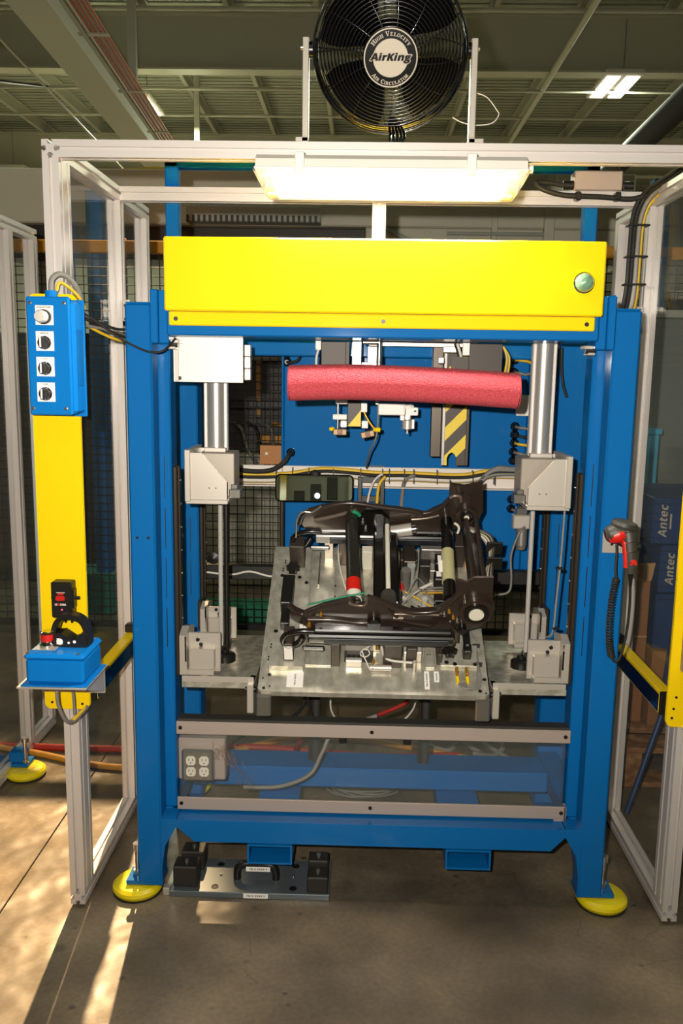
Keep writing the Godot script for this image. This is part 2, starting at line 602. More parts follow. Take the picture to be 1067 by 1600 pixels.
func guard():
	var t := thing("guard_frame", "silver slotted aluminium guard frame with clear panels around the blue press", "guard frame", V(0, 0, -0.4))
	var xl := -0.8975; var xr := 0.9145
	for x in [xl, xr]:
		for y in [0.0345, 2.2275]:
			part(t, "side_rail", G.new().extr(V(x, y, -0.93), V(x, y, 0.06), X), M.anod)
		part(t, "post", G.new().extr(V(x, 0.057, 0.015), V(x, 2.205, 0.015), X, 0.045, 0.09), M.anod)
		part(t, "post", G.new().extr(V(x, 0.057, -0.5525), V(x, 2.205, -0.5525), X), M.anod)
		part(t, "post", G.new().extr(V(x, 0.057, -0.9075), V(x, 2.205, -0.9075), X), M.anod)
		for zz in [[-0.033, -0.527], [-0.578, -0.882]]:
			part(t, "clear_panel", G.new().bx(x - 0.0025, 0.052, zz[1], x + 0.0025, 2.21, zz[0]), M.glass)
		# corner plates that tie the mid post to the press
		var s := 1.0 if x > 0 else -1.0
		var g := G.new().bx(x - s * 0.023, 1.79, -0.53, x - s * 0.14, 1.81, -0.522, 0.002)
		g.bx(x - s * 0.023, 1.79, -0.53, x - s * 0.048, 1.88, -0.522, 0.002)
		part(t, "corner_plate", g, M.alu)
		for yy in [1.815, 1.86]: bolt(t, V(x - s * 0.036, yy, -0.521), Z)
	part(t, "front_rail", G.new().extr(V(-0.875, 2.2275, 0.0375), V(0.892, 2.2275, 0.0375), Y), M.anod)
	part(t, "cross_rail", G.new().extr(V(-0.875, 2.2275, -0.5525), V(0.892, 2.2275, -0.5525), Y), M.anod)
	part(t, "hanging_post", G.new().extr(V(-0.005, 1.83, -0.5525), V(-0.005, 2.205, -0.5525), X), M.anod)
	for x in [-0.23, 0.31]: bolt(t, V(x, 2.2, 0.062), Z, 0.005)

# ---------------------------------------------------------------- blue press frame
func foot(x: float, z: float, s: float, label: String):
	var t := thing("levelling_foot", label, "machine foot", V(x, 0, z), "yellow round levelling feet under the press")
	part(t, "pad", G.new().lathe(V(x, 0, z), Y, [[0.062, 0.0], [0.074, 0.004], [0.08, 0.016], [0.078, 0.026], [0.068, 0.034], [0.045, 0.038], [0.0, 0.039]], 32), M.yellow_pad)
	part(t, "rubber_ring", G.new().lathe(V(x, 0, z), Y, [[0.0, 0.0005], [0.078, 0.0005], [0.079, 0.005], [0.07, 0.006]], 32), M.rubber)
	part(t, "threaded_rod", G.new().cyl(V(x, 0.03, z), V(x, 0.155, z), 0.0075, -1, 10), M.chrome)
	part(t, "lock_nut", G.new().cyl(V(x, 0.054, z), V(x, 0.07, z), 0.014, -1, 6), M.steel)
	part(t, "rod_head", G.new().cyl(V(x, 0.142, z), V(x, 0.16, z), 0.014, -1, 6), M.chrome)

func press():
	var t := thing("press_frame", "tall blue painted steel press frame standing inside the aluminium guard", "machine frame", V(0, 0, -0.35))
	for s in [-1.0, 1.0]:
		# outer front legs, with an angled gusset to the base and a foot plate
		part(t, "leg", G.new().bx(s * 0.7246, 0.04, 0.0, s * 0.649, 1.83, -0.0757, 0.006), M.blue)
		part(t, "leg_cap", G.new().bx(s * 0.722, 1.83, -0.002, s * 0.652, 1.834, -0.073, 0.001), M.blue)
		part(t, "foot_plate", G.new().bx(s * 0.765, 0.04, -0.005, s * 0.649, 0.054, -0.085, 0.002), M.blue)
		# side base beam
		part(t, "base_beam", G.new().bx(s * 0.70, 0.195, -0.076, s * 0.628, 0.268, -0.58, 0.005), M.blue)
		part(t, "leg_gusset", G.new().prism([[s * 0.66, 0.268], [s * 0.60, 0.268], [s * 0.60, 0.247], [s * 0.638, 0.18], [s * 0.65, 0.10], [s * 0.66, 0.10]], Vector3.ZERO, X, Y, -0.072, -0.004), M.blue)
		# front and rear guide columns with the dark linear rails on their inner faces
		part(t, "guide_column", G.new().bx(s * 0.658, 0.268, -0.08, s * 0.616, 1.74, -0.16, 0.004), M.blue)
		part(t, "rear_column", G.new().bx(s * 0.735, 0.06, -0.56, s * 0.628, 1.86, -0.66, 0.005), M.blue)
		part(t, "rear_upright", G.new().bx(s * 0.739, 1.86, -0.6, s * 0.693, 2.353, -0.65, 0.004), M.blue)
		part(t, "foot_plate", G.new().bx(s * 0.735, 0.04, -0.55, s * 0.628, 0.054, -0.75, 0.002), M.blue)
		# long vertical slots cut in the guide columns
		for k in 4:
			var y0 := 0.80 + 0.155 * k
			part(t, "guide_slot", G.new().bx(s * 0.638, y0, -0.0805, s * 0.636, y0 + 0.125, -0.0775), M.black)
		for k in 3:
			var y0 := 0.84 + 0.16 * k
			part(t, "guide_slot", G.new().bx(s * 0.6595, y0, -0.5605, s * 0.6575, y0 + 0.125, -0.5575), M.black)
		for zz in [[-0.095, -0.13], [-0.575, -0.61]]:
			var xi: float = 0.616 if zz[0] > -0.3 else 0.628
			var lr := part(t, "linear_rail", G.new().bx(s * xi, 0.70, zz[0], s * (xi - 0.013), 1.36, zz[1], 0.003).bx(s * (xi - 0.013), 0.70, zz[0] - 0.008, s * (xi - 0.02), 1.36, zz[1] + 0.008, 0.002), M.rail)
			for k in 9:
				bolt(lr, V(s * (xi - 0.02), 0.74 + 0.072 * k, (zz[0] + zz[1]) / 2), V(-s, 0, 0), 0.004, 0.0015, M.steel)
		# bolted flange plates beside the hood
		part(t, "flange", G.new().bx(s * 0.648, 1.72, -0.08, s * 0.626, 1.868, 0.018, 0.003), M.blue)
		part(t, "flange", G.new().bx(s * 0.6255, 1.72, -0.08, s * 0.597, 1.866, 0.012, 0.003), M.blue)
	for x in [-0.703, -0.67]:
		part(t, "screw_hole", G.new().cyl(V(x, 1.158, -0.001), V(x, 1.158, 0.0008), 0.0045, -1, 10), M.black)
	# front beam with cut-back ends, rear beam
	part(t, "base_beam", G.new().prism([[-0.602, 0.268], [0.603, 0.268], [0.603, 0.245], [0.558, 0.197], [-0.545, 0.197], [-0.602, 0.245]], Vector3.ZERO, X, Y, -0.0757, 0.0), M.blue)
	part(t, "base_beam", G.new().bx(-0.628, 0.195, -0.515, 0.628, 0.268, -0.375, 0.006), M.blue)
	for c in [-0.311, 0.306]:
		var o := G.new()
		o.bx(c - 0.07, 0.186, 0.0, c + 0.07, 0.192, -0.56).bx(c - 0.07, 0.127, 0.0, c + 0.07, 0.133, -0.56)
		o.bx(c - 0.07, 0.133, 0.0, c - 0.064, 0.186, -0.56).bx(c + 0.064, 0.133, 0.0, c + 0.07, 0.186, -0.56)
		part(t, "fork_pocket", o, M.blue)
	# header beam, top beam of the rear arch, back panel
	part(t, "header_beam", G.new().bx(-0.597, 1.742, -0.16, 0.597, 1.83, 0.04, 0.004), M.blue)
	part(t, "rear_header", G.new().bx(-0.628, 1.70, -0.66, 0.628, 1.80, -0.58, 0.004), M.blue)
	part(t, "arch_beam", G.new().bx(-0.739, 2.328, -0.6, 0.739, 2.353, -0.65, 0.004), M.blue)
	var bp := part(t, "back_panel", G.new().bx(-0.337, 0.92, -0.725, 0.555, 1.78, -0.715, 0.003), M.blue)
	part(bp, "panel_edge", G.new().bx(-0.345, 0.92, -0.735, -0.337, 1.78, -0.70, 0.002), M.blue)
	part(t, "side_panel", G.new().bx(0.555, 0.92, -0.73, 0.628, 1.78, -0.70, 0.003), M.blue)
	foot(-0.738, -0.045, -1, "yellow levelling foot under the left front blue leg")
	foot(0.738, -0.045, 1, "yellow levelling foot under the right front blue leg")
	foot(-0.70, -0.72, -1, "yellow levelling foot under the left rear blue column")
	foot(0.72, -0.71, 1, "yellow levelling foot under the right rear blue column")

func hood():
	var t := thing("hood", "bright yellow sheet metal hood across the top of the press", "machine cover", V(0, 1.768, 0))
	part(t, "front_panel", G.new().bx(-0.593, 1.806, 0.066, 0.594, 2.001, 0.08, 0.004).bx(-0.593, 1.83, -0.16, -0.588, 2.001, 0.066).bx(0.589, 1.83, -0.16, 0.594, 2.001, 0.066).bx(-0.593, 1.996, -0.16, 0.594, 2.001, 0.066), M.yellow)
	part(t, "lower_flange", G.new().bx(-0.586, 1.768, 0.041, 0.58, 1.806, 0.058, 0.003), M.yellow)
	for x in [-0.566, 0.004, 0.557]: bolt(t, V(x, 1.786, 0.058), Z, 0.006, 0.004)
	var l := thing("indicator_lamp", "pale green domed indicator lamp on the yellow hood", "indicator lamp", V(0.537, 1.868, 0.08))
	part(l, "bezel", G.new().lathe(V(0.537, 1.893, 0.08), Z, [[0.028, 0.0], [0.028, 0.006], [0.024, 0.009], [0.0, 0.009]]), M.chrome)
	part(l, "dome", G.new().lathe(V(0.537, 1.893, 0.086), Z, [[0.025, 0.0], [0.025, 0.008], [0.021, 0.018], [0.013, 0.025], [0.0, 0.028]], 28), M.lens_green)

# ---------------------------------------------------------------- lamp, fan, cables on the guard
func strip_light():
	var x0 := -0.345; var x1 := 0.372
	var t := thing("strip_light", "lit fluorescent light with white housing clipped under the front rail", "light fixture", V(0.0135, 2.10, 0.06))
	part(t, "housing", G.new().prism([[-0.02, 2.168], [-0.012, 2.19], [0.012, 2.204], [0.112, 2.204], [0.134, 2.19], [0.142, 2.168]], V(x1 - 0.008, 0, 0), Z * 1.0, Y, 0.0, (x1 - x0 - 0.016)), M.white)
	var body := thing_child(t, "gasket", G.new().bx(x0 + 0.004, 2.163, -0.022, x1 - 0.004, 2.17, 0.144, 0.003), M.label)
	# clear cover with sloping ends
	var g := G.new()
	var top := 2.163; var bot := 2.108
	var pr := [[-0.018, top], [-0.01, 2.13], [0.01, bot + 0.004], [0.03, bot], [0.092, bot], [0.112, bot + 0.004], [0.132, 2.13], [0.14, top]]
	for k in pr.size() - 1:
		var a: Array = pr[k]; var b: Array = pr[k + 1]
		var ia: float = (top - a[1]) * 0.55; var ib: float = (top - b[1]) * 0.55
		g.quad(V(x0 + ia, a[1], a[0]), V(x1 - ia, a[1], a[0]), V(x1 - ib, b[1], b[0]), V(x0 + ib, b[1], b[0]))
	for e in [[x0, 1.0], [x1, -1.0]]:
		for k in pr.size() - 1:
			var a: Array = pr[k]; var b: Array = pr[k + 1]
			var ia: float = (top - a[1]) * 0.55 * e[1]; var ib: float = (top - b[1]) * 0.55 * e[1]
			g.tri(V(e[0] + ia, a[1], a[0]), V(e[0] + ib, b[1], b[0]), V(e[0] + e[1] * 0.015, top, 0.061))
	part(t, "clear_cover", g, M.clear)
	part(t, "reflector", G.new().bx(x0 + 0.06, 2.155, -0.01, x1 - 0.06, 2.162, 0.132), M.label)
	for z in [0.022, 0.1]:
		var tb := part(t, "fluorescent_tube", G.new().cyl(V(x0 + 0.058, 2.132, z), V(x1 - 0.058, 2.132, z), 0.018, -1, 16), M.tube)
		for x in [x0 + 0.03, x1 - 0.058]: part(tb, "tube_cap", G.new().cyl(V(x, 2.132, z), V(x + 0.028, 2.132, z), 0.0175, -1, 14), M.cream)
	for x in [-0.222, 0.22]:
		part(t, "clip", G.new().bx(x - 0.012, 2.148, 0.138, x + 0.012, 2.204, 0.148, 0.002), M.white)
		part(t, "clip", G.new().bx(x - 0.012, 2.148, -0.03, x + 0.012, 2.204, -0.02, 0.002), M.white)
	part(t, "cable_gland", G.new().cyl(V(x1 - 0.008, 2.188, 0.05), V(x1 + 0.02, 2.188, 0.05), 0.011, -1, 12), M.white)
	var l := AreaLight3D.new()
	l.name = "tube_light"
	l.area_size = Vector2(0.6, 0.12)
	l.position = V(0, -0.005, 0.0)
	l.rotation.x = -PI / 2
	l.light_energy = TUBE
	l.light_color = Color(1.0, 0.97, 0.93)
	l.area_range = 12.0
	l.shadow_enabled = true
	t.add_child(l)

const TUBE := 5.0

func thing_child(p: Node3D, called: String, g: G, m: Material) -> MeshInstance3D:
	return part(p, called, g, m)

func fan():
	var c := V(0.006, 2.482, 0.045)
	var t := thing("fan", "black round wire cage fan mounted between silver uprights on the top rail", "fan", V(0.006, 2.25, 0.045))
	var B := Basis(X, 0.52)           # tilted down towards the viewer
	var w := B * Z; var u := X; var v := B * Y
	var f := Transform3D(Basis(u, v, w), c)
	for side in [1.0, -1.0]:
		var g := G.new().at(f)
		for k in 19:
			var r := 0.034 + 0.163 * k / 18.0
			var d: float = side * (0.028 + 0.062 * sqrt(maxf(0.0, 1.0 - pow(r / 0.203, 2.6))))
			var pts := PackedVector3Array()
			for i in 56: pts.append(V(r * cos(TAU * i / 56), r * sin(TAU * i / 56), d))
			g.tube(pts, 0.0016, 5, true)
		for k in 12:
			var a := TAU * (k + 0.5) / 12
			var pts := PackedVector3Array()
			for i in 9:
				var r := 0.03 + 0.168 * i / 8.0
				var d: float = side * (0.026 + 0.062 * sqrt(maxf(0.0, 1.0 - pow(r / 0.203, 2.6))))
				pts.append(V(r * cos(a + 0.25 * side * i / 8.0), r * sin(a + 0.25 * side * i / 8.0), d))
			g.tube(pts, 0.0018, 5)
		part(t, "wire_guard", g, M.gloss_black)
	var rim := G.new().at(f)
	for d in [-0.03, -0.01, 0.01, 0.03]:
		var pts := PackedVector3Array()
		for i in 64: pts.append(V(0.199 * cos(TAU * i / 64), 0.199 * sin(TAU * i / 64), d))
		rim.tube(pts, 0.003, 6, true)
	part(t, "rim", rim, M.gloss_black)
	for k in 4:
		var a := TAU * k / 4 + 0.9
		var g := G.new()
		var R := 6; var C := 8
		var P := []
		for i in R + 1:
			var row := []
			var r := 0.035 + 0.15 * i / R
			for j in C + 1:
				var s := float(j) / C - 0.5
				var wd := 0.62 + 0.5 * sin(PI * float(i) / R * 0.75)
				var th := a + s * wd * (1.05 if i > 0 else 1.2)
				row.append(f * V(r * cos(th), r * sin(th), -0.005 + 0.045 * s + 0.008 * sin(s * 3.0)))
			P.append(row)
		for i in R:
			for j in C:
				g.quad(P[i][j], P[i + 1][j], P[i + 1][j + 1], P[i][j + 1])
				g.quad(P[i][j] - w * 0.002, P[i][j + 1] - w * 0.002, P[i + 1][j + 1] - w * 0.002, P[i + 1][j] - w * 0.002)
		part(t, "blade", g, M.blade)
	part(t, "hub", G.new().lathe(c - w * 0.02, w, [[0.04, -0.01], [0.042, 0.03], [0.03, 0.04], [0.0, 0.042]]), M.gloss_black)
	part(t, "motor", G.new().lathe(c - w * 0.12, w, [[0.0, 0.0], [0.05, 0.004], [0.062, 0.02], [0.062, 0.09], [0.05, 0.1]]), M.blade)
	# badge
	var bo := c + w * 0.093
	var bd := part(t, "badge", G.new().lathe(bo - w * 0.006, w, [[0.05, -0.006], [0.069, 0.0], [0.069, 0.005], [0.066, 0.007], [0.0, 0.007]], 40), M.gloss_black)
	part(bd, "badge_ring", G.new().lathe(bo, w, [[0.0685, 0.0], [0.0685, 0.002], [0.0655, 0.002], [0.0655, 0.0]], 40), M.badge)
	part(bd, "badge_disc", G.new().lathe(bo, w, [[0.0445, 0.0], [0.0445, 0.0018], [0.0, 0.0018]], 40), M.badge)
	var ot := bo + w * 0.0022
	var tx := G.new()
	arc_text(tx, "HIGH VELOCITY", ot - w * 0.0005, u, v, w, 0.0512, 66.0, -66.0 + 16.0, [0, 5], 0.0105, true)
	arc_text(tx, "AIR CIRCULATOR", ot - w * 0.0005, u, v, w, 0.0592, -128.0 - 4.0, -38.0, [0, 4], 0.0098, false)
	part(bd, "badge_lettering", tx, M.badge)
	var back := G.new()
	for d2 in [[-0.0022, 0.0], [0.0022, 0.0], [0.0, 0.0022], [0.0, -0.0022], [0.0016, 0.0016], [-0.0016, -0.0016]]:
		back.text("AirKing", ot + v * (0.0005 + d2[1]) + u * d2[0], u, v, 0.024, sans, 0.0006, 0.102, 0.25)
	part(bd, "badge_name_outline", back, M.badge)
	var nm := G.new()
	for dx in [-0.0007, 0.0, 0.0007]: nm.text("AirKing", ot + w * 0.0006 + v * 0.0005 + u * dx, u, v, 0.023, sans, 0.0008, 0.1, 0.25)
	part(bd, "badge_name", nm, M.ink)
	# pivots, uprights, feet
	for s in [-1.0, 1.0]:
		var x: float = c.x + s * 0.2075
		part(t, "pivot_knob", G.new().cyl(V(x - s * 0.012, c.y, c.z), V(x + s * 0.004, c.y, c.z), 0.02, -1, 16), M.gloss_black)
		part(t, "pivot_bracket", G.new().bx(x - s * 0.02, c.y - 0.026, c.z - 0.012, x - s * 0.008, c.y + 0.026, c.z + 0.012, 0.003), M.gloss_black)
		var xu: float = x + s * 0.0125
		part(t, "upright", G.new().bx(xu - 0.008, 2.262, 0.022, xu + 0.008, 2.508, 0.062, 0.0015), M.alu)
		part(t, "foot_bar", G.new().bx(xu - 0.008 * s, 2.25, 0.018, xu - 0.008 * s + (0.04 * s if s > 0 else -0.034), 2.262, 0.06, 0.0015).bx(xu - 0.008, 2.25, 0.018, xu + 0.008, 2.2625, 0.06), M.alu)
		bolt(t, V(xu + s * 0.008, c.y + 0.005, c.z), V(s, 0, 0), 0.006, 0.006, M.steel)
	var g2 := G.new()
	for k in 5:
		var dx := -0.012 + 0.008 * k
		g2.hose([V(0.01 + dx * 0.4, 2.33, -0.02 + 0.006 * k), V(0.022 + dx, 2.30, 0.01), V(0.026 + dx * 1.2, 2.27, 0.03), V(0.02 + dx * 0.7, 2.253, 0.03)], 0.0036, 6)
	part(t, "cord", g2, M.gloss_black)

func arc_text(g: G, s: String, o: Vector3, u: Vector3, v: Vector3, w: Vector3, r: float, a0: float, a1: float, caps: Array, h: float, top: bool):
	# letters spread along an arc by their natural widths, first letters of words taller
	var wd := []
	var tot := 0.0
	for k in s.length():
		var c := s[k]
		var q := 0.55 if c == " " else (0.5 if c == "I" else (1.15 if caps.has(k) else 0.92))
		wd.append(q); tot += q
	var acc := 0.0
	for k in s.length():
		var th := 0.0
		var fr: float = (acc + wd[k] / 2) / tot
		acc += wd[k]
		if s[k] == " ": continue
		var hh := h if caps.has(k) else h * 0.78
		var d: Vector3
		if top:
			th = deg_to_rad(90.0 + lerpf(58.0, -58.0, fr))
			d = u * cos(th) + v * sin(th)
			var xx := u * sin(th) - v * cos(th)
			g.text(s[k], o + d * (r + hh / 2 - 0.0005), xx, d, hh, serif, 0.0008)
		else:
			th = deg_to_rad(-90.0 + lerpf(-50.0, 50.0, fr))
			d = u * cos(th) + v * sin(th)
			var xx := -u * sin(th) + v * cos(th)
			g.text(s[k], o + d * (r - hh / 2 + 0.003), xx, -d, hh, serif, 0.0008)

func guard_cables():
	# clear tubing loop behind the right fan upright
	solo("tubing_loop", G.new().hose([V(0.236, 2.40, -0.02), V(0.27, 2.385, -0.01), V(0.297, 2.35, 0.0), V(0.302, 2.335, 0.005), V(0.285, 2.314, 0.01), V(0.245, 2.308, 0.01), V(0.205, 2.316, 0.005), V(0.18, 2.33, 0.0)], 0.0016, 6), M.cable_white, "thin clear tubing looped loosely around the right fan upright", "tubing")
	# junction box on the mid cross rail
	var t := thing("junction_box", "small plain grey junction box standing on the cross rail, right side", "junction box", V(0.71, 2.25, -0.545))
	part(t, "box", G.new().bx(0.634, 2.25, -0.575, 0.79, 2.312, -0.51, 0.003), M.bar)
	part(t, "cable_gland", G.new().cyl(V(0.60, 2.268, -0.53), V(0.634, 2.268, -0.53), 0.015, -1, 12), M.black)
	part(t, "cable_gland", G.new().cyl(V(0.79, 2.268, -0.53), V(0.83, 2.268, -0.53), 0.014, -1, 12), M.black)
	part(t, "conduit", G.new().hose([V(0.60, 2.268, -0.53), V(0.54, 2.275, -0.52), V(0.508, 2.272, -0.51), V(0.53, 2.25, -0.505), V(0.60, 2.232, -0.505), V(0.72, 2.228, -0.505), V(0.82, 2.222, -0.505), V(0.88, 2.24, -0.5)], 0.0085, 8), M.rubber)
	for x in [0.645, 0.775]:
		part(t, "cable_clamp", G.new().bx(x - 0.009, 2.216, -0.53, x + 0.009, 2.243, -0.495, 0.003), M.black)
	var c := thing("cable_bundle", "black, grey and yellow cables running down beside the right guard post", "cable", V(0.86, 1.8, -0.4))
	var run := [[V(0.93, 2.30, 0.0), V(0.915, 2.28, -0.2), V(0.905, 2.265, -0.38), V(0.87, 2.235, -0.5), V(0.845, 2.17, -0.52), V(0.84, 2.05, -0.52), V(0.838, 1.93, -0.52), V(0.82, 1.86, -0.5), V(0.78, 1.83, -0.46), V(0.74, 1.826, -0.4)]]
	var cols := [[M.rubber, V(0, 0, 0), 0.008], [M.rubber, V(-0.013, 0.004, 0.008), 0.007], [M.cable_grey, V(0.012, -0.006, 0.012), 0.008], [M.cable_yellow, V(0.024, -0.008, 0.004), 0.006]]
	for cc in cols:
		var p := []
		for q in run[0]: p.append(q + cc[1])
		part(c, "cable", G.new().hose(p, cc[2], 8), cc[0])
	for y in [2.14, 2.04, 1.95]:
		part(c, "cable_tie", G.new().bx(0.815, y - 0.003, -0.535, 0.885, y + 0.003, -0.495, 0.001), M.black)
	# thin black tie standing up at the right
	part(c, "cable_tie", G.new().hose([V(0.80, 2.25, -0.52), V(0.785, 2.30, -0.52), V(0.775, 2.335, -0.51)], 0.004, 6), M.black)
	var d := thing("cable_harness", "black and yellow cables crossing from the control box to the left blue leg", "cable", V(-0.74, 1.72, -0.1))
	var P := [[V(-0.86, 1.80, 0.02), V(-0.80, 1.765, -0.04), V(-0.75, 1.74, -0.1), V(-0.715, 1.76, -0.2)], [V(-0.86, 1.785, 0.02), V(-0.80, 1.745, -0.05), V(-0.76, 1.73, -0.1), V(-0.715, 1.74, -0.2)], [V(-0.86, 1.77, 0.03), V(-0.8, 1.76, -0.04), V(-0.77, 1.745, -0.1), V(-0.715, 1.75, -0.22)], [V(-0.86, 1.79, 0.03), V(-0.80, 1.775, -0.02), V(-0.76, 1.76, -0.06), V(-0.715, 1.77, -0.2)]]
	var mm := [M.rubber, M.cable_yellow, M.cable_grey, M.rubber]
	for k in 4: part(d, "cable", G.new().hose(P[k], 0.0045, 6), mm[k])
	part(d, "cable", G.new().hose([V(-0.86, 1.815, 0.035), V(-0.80, 1.78, 0.03), V(-0.74, 1.735, 0.015), V(-0.68, 1.705, 0.014), V(-0.645, 1.695, 0.02), V(-0.61, 1.70, 0.02), V(-0.585, 1.735, -0.02)], 0.0035, 6), M.rubber)

# ---------------------------------------------------------------- left and right operator panels
func rounded(x0: float, y0: float, x1: float, y1: float, r: float) -> Array:
	var o := []
	for c in [[x1 - r, y1 - r, 0.0], [x0 + r, y1 - r, 90.0], [x0 + r, y0 + r, 180.0], [x1 - r, y0 + r, 270.0]]:
		for k in 5:
			var a := deg_to_rad(c[2] + 22.5 * k)
			o.append([c[0] + r * cos(a), c[1] + r * sin(a)])
	return o

func panels():
	var t := thing("mounting_plate", "tall yellow mounting plate on the left front guard post", "mounting plate", V(-0.9, 0.655, 0.08), "yellow plates on the front posts")
	part(t, "plate", G.new().prism(rounded(-0.967, 0.655, -0.834, 1.846, 0.018), Vector3.ZERO, X, Y, 0.066, 0.078), M.yellow)
	for p in [[-0.945, 0.675], [-0.856, 0.672]]: part(t, "screw_hole", G.new().cyl(V(p[0], p[1], 0.077), V(p[0], p[1], 0.0788), 0.004, -1, 10), M.black)
	var q := thing("mounting_plate", "tall yellow mounting plate on the right front guard post, cut off by the picture edge", "mounting plate", V(0.92, 0.645, 0.08), "yellow plates on the front posts")
	part(q, "plate", G.new().prism(rounded(0.85, 0.645, 0.99, 1.85, 0.018), Vector3.ZERO, X, Y, 0.066, 0.078), M.yellow)
	for p in [[0.874, 0.735], [0.869, 0.70], [0.866, 0.672]]: part(q, "screw_hole", G.new().cyl(V(p[0], p[1], 0.077), V(p[0], p[1], 0.0788), 0.004, -1, 10), M.black)
	# grey box on the right plate
	var b := thing("palm_box", "grey metal box with a cream label on the right yellow plate", "control box", V(0.93, 0.80, 0.12))
	part(b, "body", G.new().bx(0.876, 0.815, 0.078, 0.99, 0.985, 0.165, 0.005), M.alu_dk)
	part(b, "label_plate", G.new().bx(0.89, 0.83, 0.165, 0.98, 0.93, 0.167), M.label)
	# small coil of yellow wire under the right plate
	solo("wire_end", G.new().hose([V(0.895, 0.655, 0.07), V(0.91, 0.635, 0.085), V(0.935, 0.63, 0.09), V(0.96, 0.64, 0.085)], 0.005, 6), M.cable_yellow, "short yellow cable end hanging under the right yellow plate", "cable")
	control_box()
	button_box()
	for s in [-1.0, 1.0]:
		var xa := -0.845 if s < 0 else 0.862
		var lc := thing("light_curtain", "yellow and navy safety light curtain bar beside the %s blue leg" % ("left" if s < 0 else "right"), "light curtain", V(xa, 0.66, -0.2), "horizontal light curtain bars")
		part(lc, "housing", G.new().bx(xa - 0.019, 0.665, -0.46, xa + 0.019, 0.735, 0.03, 0.003), M.yellow)
		part(lc, "front_window", G.new().bx(xa - s * 0.019, 0.672, -0.45, xa - s * 0.0215, 0.724, 0.025), M.navy_win)
		part(lc, "end_cap", G.new().bx(xa - 0.02, 0.664, -0.475, xa + 0.02, 0.736, -0.46, 0.003), M.black)
		part(lc, "end_cap", G.new().bx(xa - 0.02, 0.664, 0.03, xa + 0.02, 0.736, 0.042, 0.003), M.black)
		part(lc, "bracket", G.new().bx(xa - 0.02, 0.735, -0.45, xa + 0.012, 0.765, -0.415, 0.004), M.black)

func control_box():
	var t := thing("control_box", "blue four-gang control box with lamp and selector switches on the yellow plate", "control box", V(-0.88, 1.525, 0.12))
	part(t, "body", G.new().bx(-0.93, 1.525, 0.078, -0.815, 1.822, 0.158, 0.008).bx(-0.905, 1.515, 0.078, -0.812, 1.83, 0.086, 0.002), M.blue_box)
	part(t, "side_channel", G.new().bx(-0.815, 1.60, 0.10, -0.8125, 1.75, 0.14, 0.001), M.blue)
	part(t, "cover", G.new().bx(-0.938, 1.522, 0.158, -0.823, 1.832, 0.171, 0.004), M.blue_box)
	for p in [[-0.926, 1.815], [-0.836, 1.815], [-0.928, 1.54], [-0.84, 1.54]]:
		part(t, "cover_screw", G.new().lathe(V(p[0], p[1], 0.171), Z, [[0.005, 0.0], [0.005, 0.002], [0.0, 0.003]], 12).bx(p[0] - 0.003, p[1] - 0.0006, 0.1735, p[0] + 0.003, p[1] + 0.0006, 0.1742), M.steel)
	var names := ["NO MOTOR ENABLE", "MANUAL", "JOG", "OFF"]
	for k in 4:
		var c := V(-0.889 - 0.001 * k, 1.783 - 0.0668 * k, 0.171)
		var lp := part(t, "label_plate", G.new().bx(c.x - 0.024, c.y - 0.025, 0.171, c.x + 0.024, c.y + 0.026, 0.1722, 0.0004), M.label, "cream legend plate")
		part(lp, "lettering", G.new().text(names[k], V(c.x, c.y + 0.021, 0.1723), X, Y, 0.0038, sans, 0.0003, 0.04 if k == 0 else (0.022 if k == 1 else 0.011)), M.ink)
		var o := V(c.x, c.y - 0.004, 0.172)
		if k == 0:
			var lm := part(t, "pilot_lamp", G.new().lathe(o, Z, [[0.019, 0.0], [0.019, 0.012], [0.016, 0.014]]), M.black)
			part(lm, "lens", G.new().lathe(o, Z, [[0.0165, 0.01], [0.0165, 0.03], [0.013, 0.038], [0.0, 0.04]]), M.lens_white)
		else:
			var sw := part(t, "selector_switch", G.new().lathe(o, Z, [[0.018, 0.0], [0.018, 0.006], [0.0145, 0.01], [0.0, 0.01]]), M.chrome)
			part(sw, "knob", G.new().lathe(o, Z, [[0.0145, 0.008], [0.014, 0.018], [0.0, 0.018]]).bx(o.x - 0.0055, o.y - 0.014, o.z + 0.016, o.x + 0.0055, o.y + 0.014, o.z + 0.034, 0.002), M.black)
			part(sw, "pointer", G.new().bx(o.x - 0.0022, o.y - 0.012, o.z + 0.034, o.x + 0.0022, o.y + 0.013, o.z + 0.035), M.label)
	part(t, "conduit_hub", G.new().cyl(V(-0.884, 1.825, 0.13), V(-0.884, 1.85, 0.13), 0.016, -1, 12), M.blue_box)
	part(t, "cable", G.new().hose([V(-0.884, 1.85, 0.13), V(-0.882, 1.88, 0.125), V(-0.866, 1.895, 0.11), V(-0.846, 1.885, 0.09), V(-0.83, 1.85, 0.065), V(-0.825, 1.80, 0.05)], 0.0075, 8), M.cable_grey)
	part(t, "cable", G.new().hose([V(-0.872, 1.85, 0.12), V(-0.866, 1.872, 0.115), V(-0.85, 1.865, 0.1), V(-0.83, 1.84, 0.07), V(-0.82, 1.81, 0.05)], 0.0045, 8), M.cable_yellow, "yellow cable")

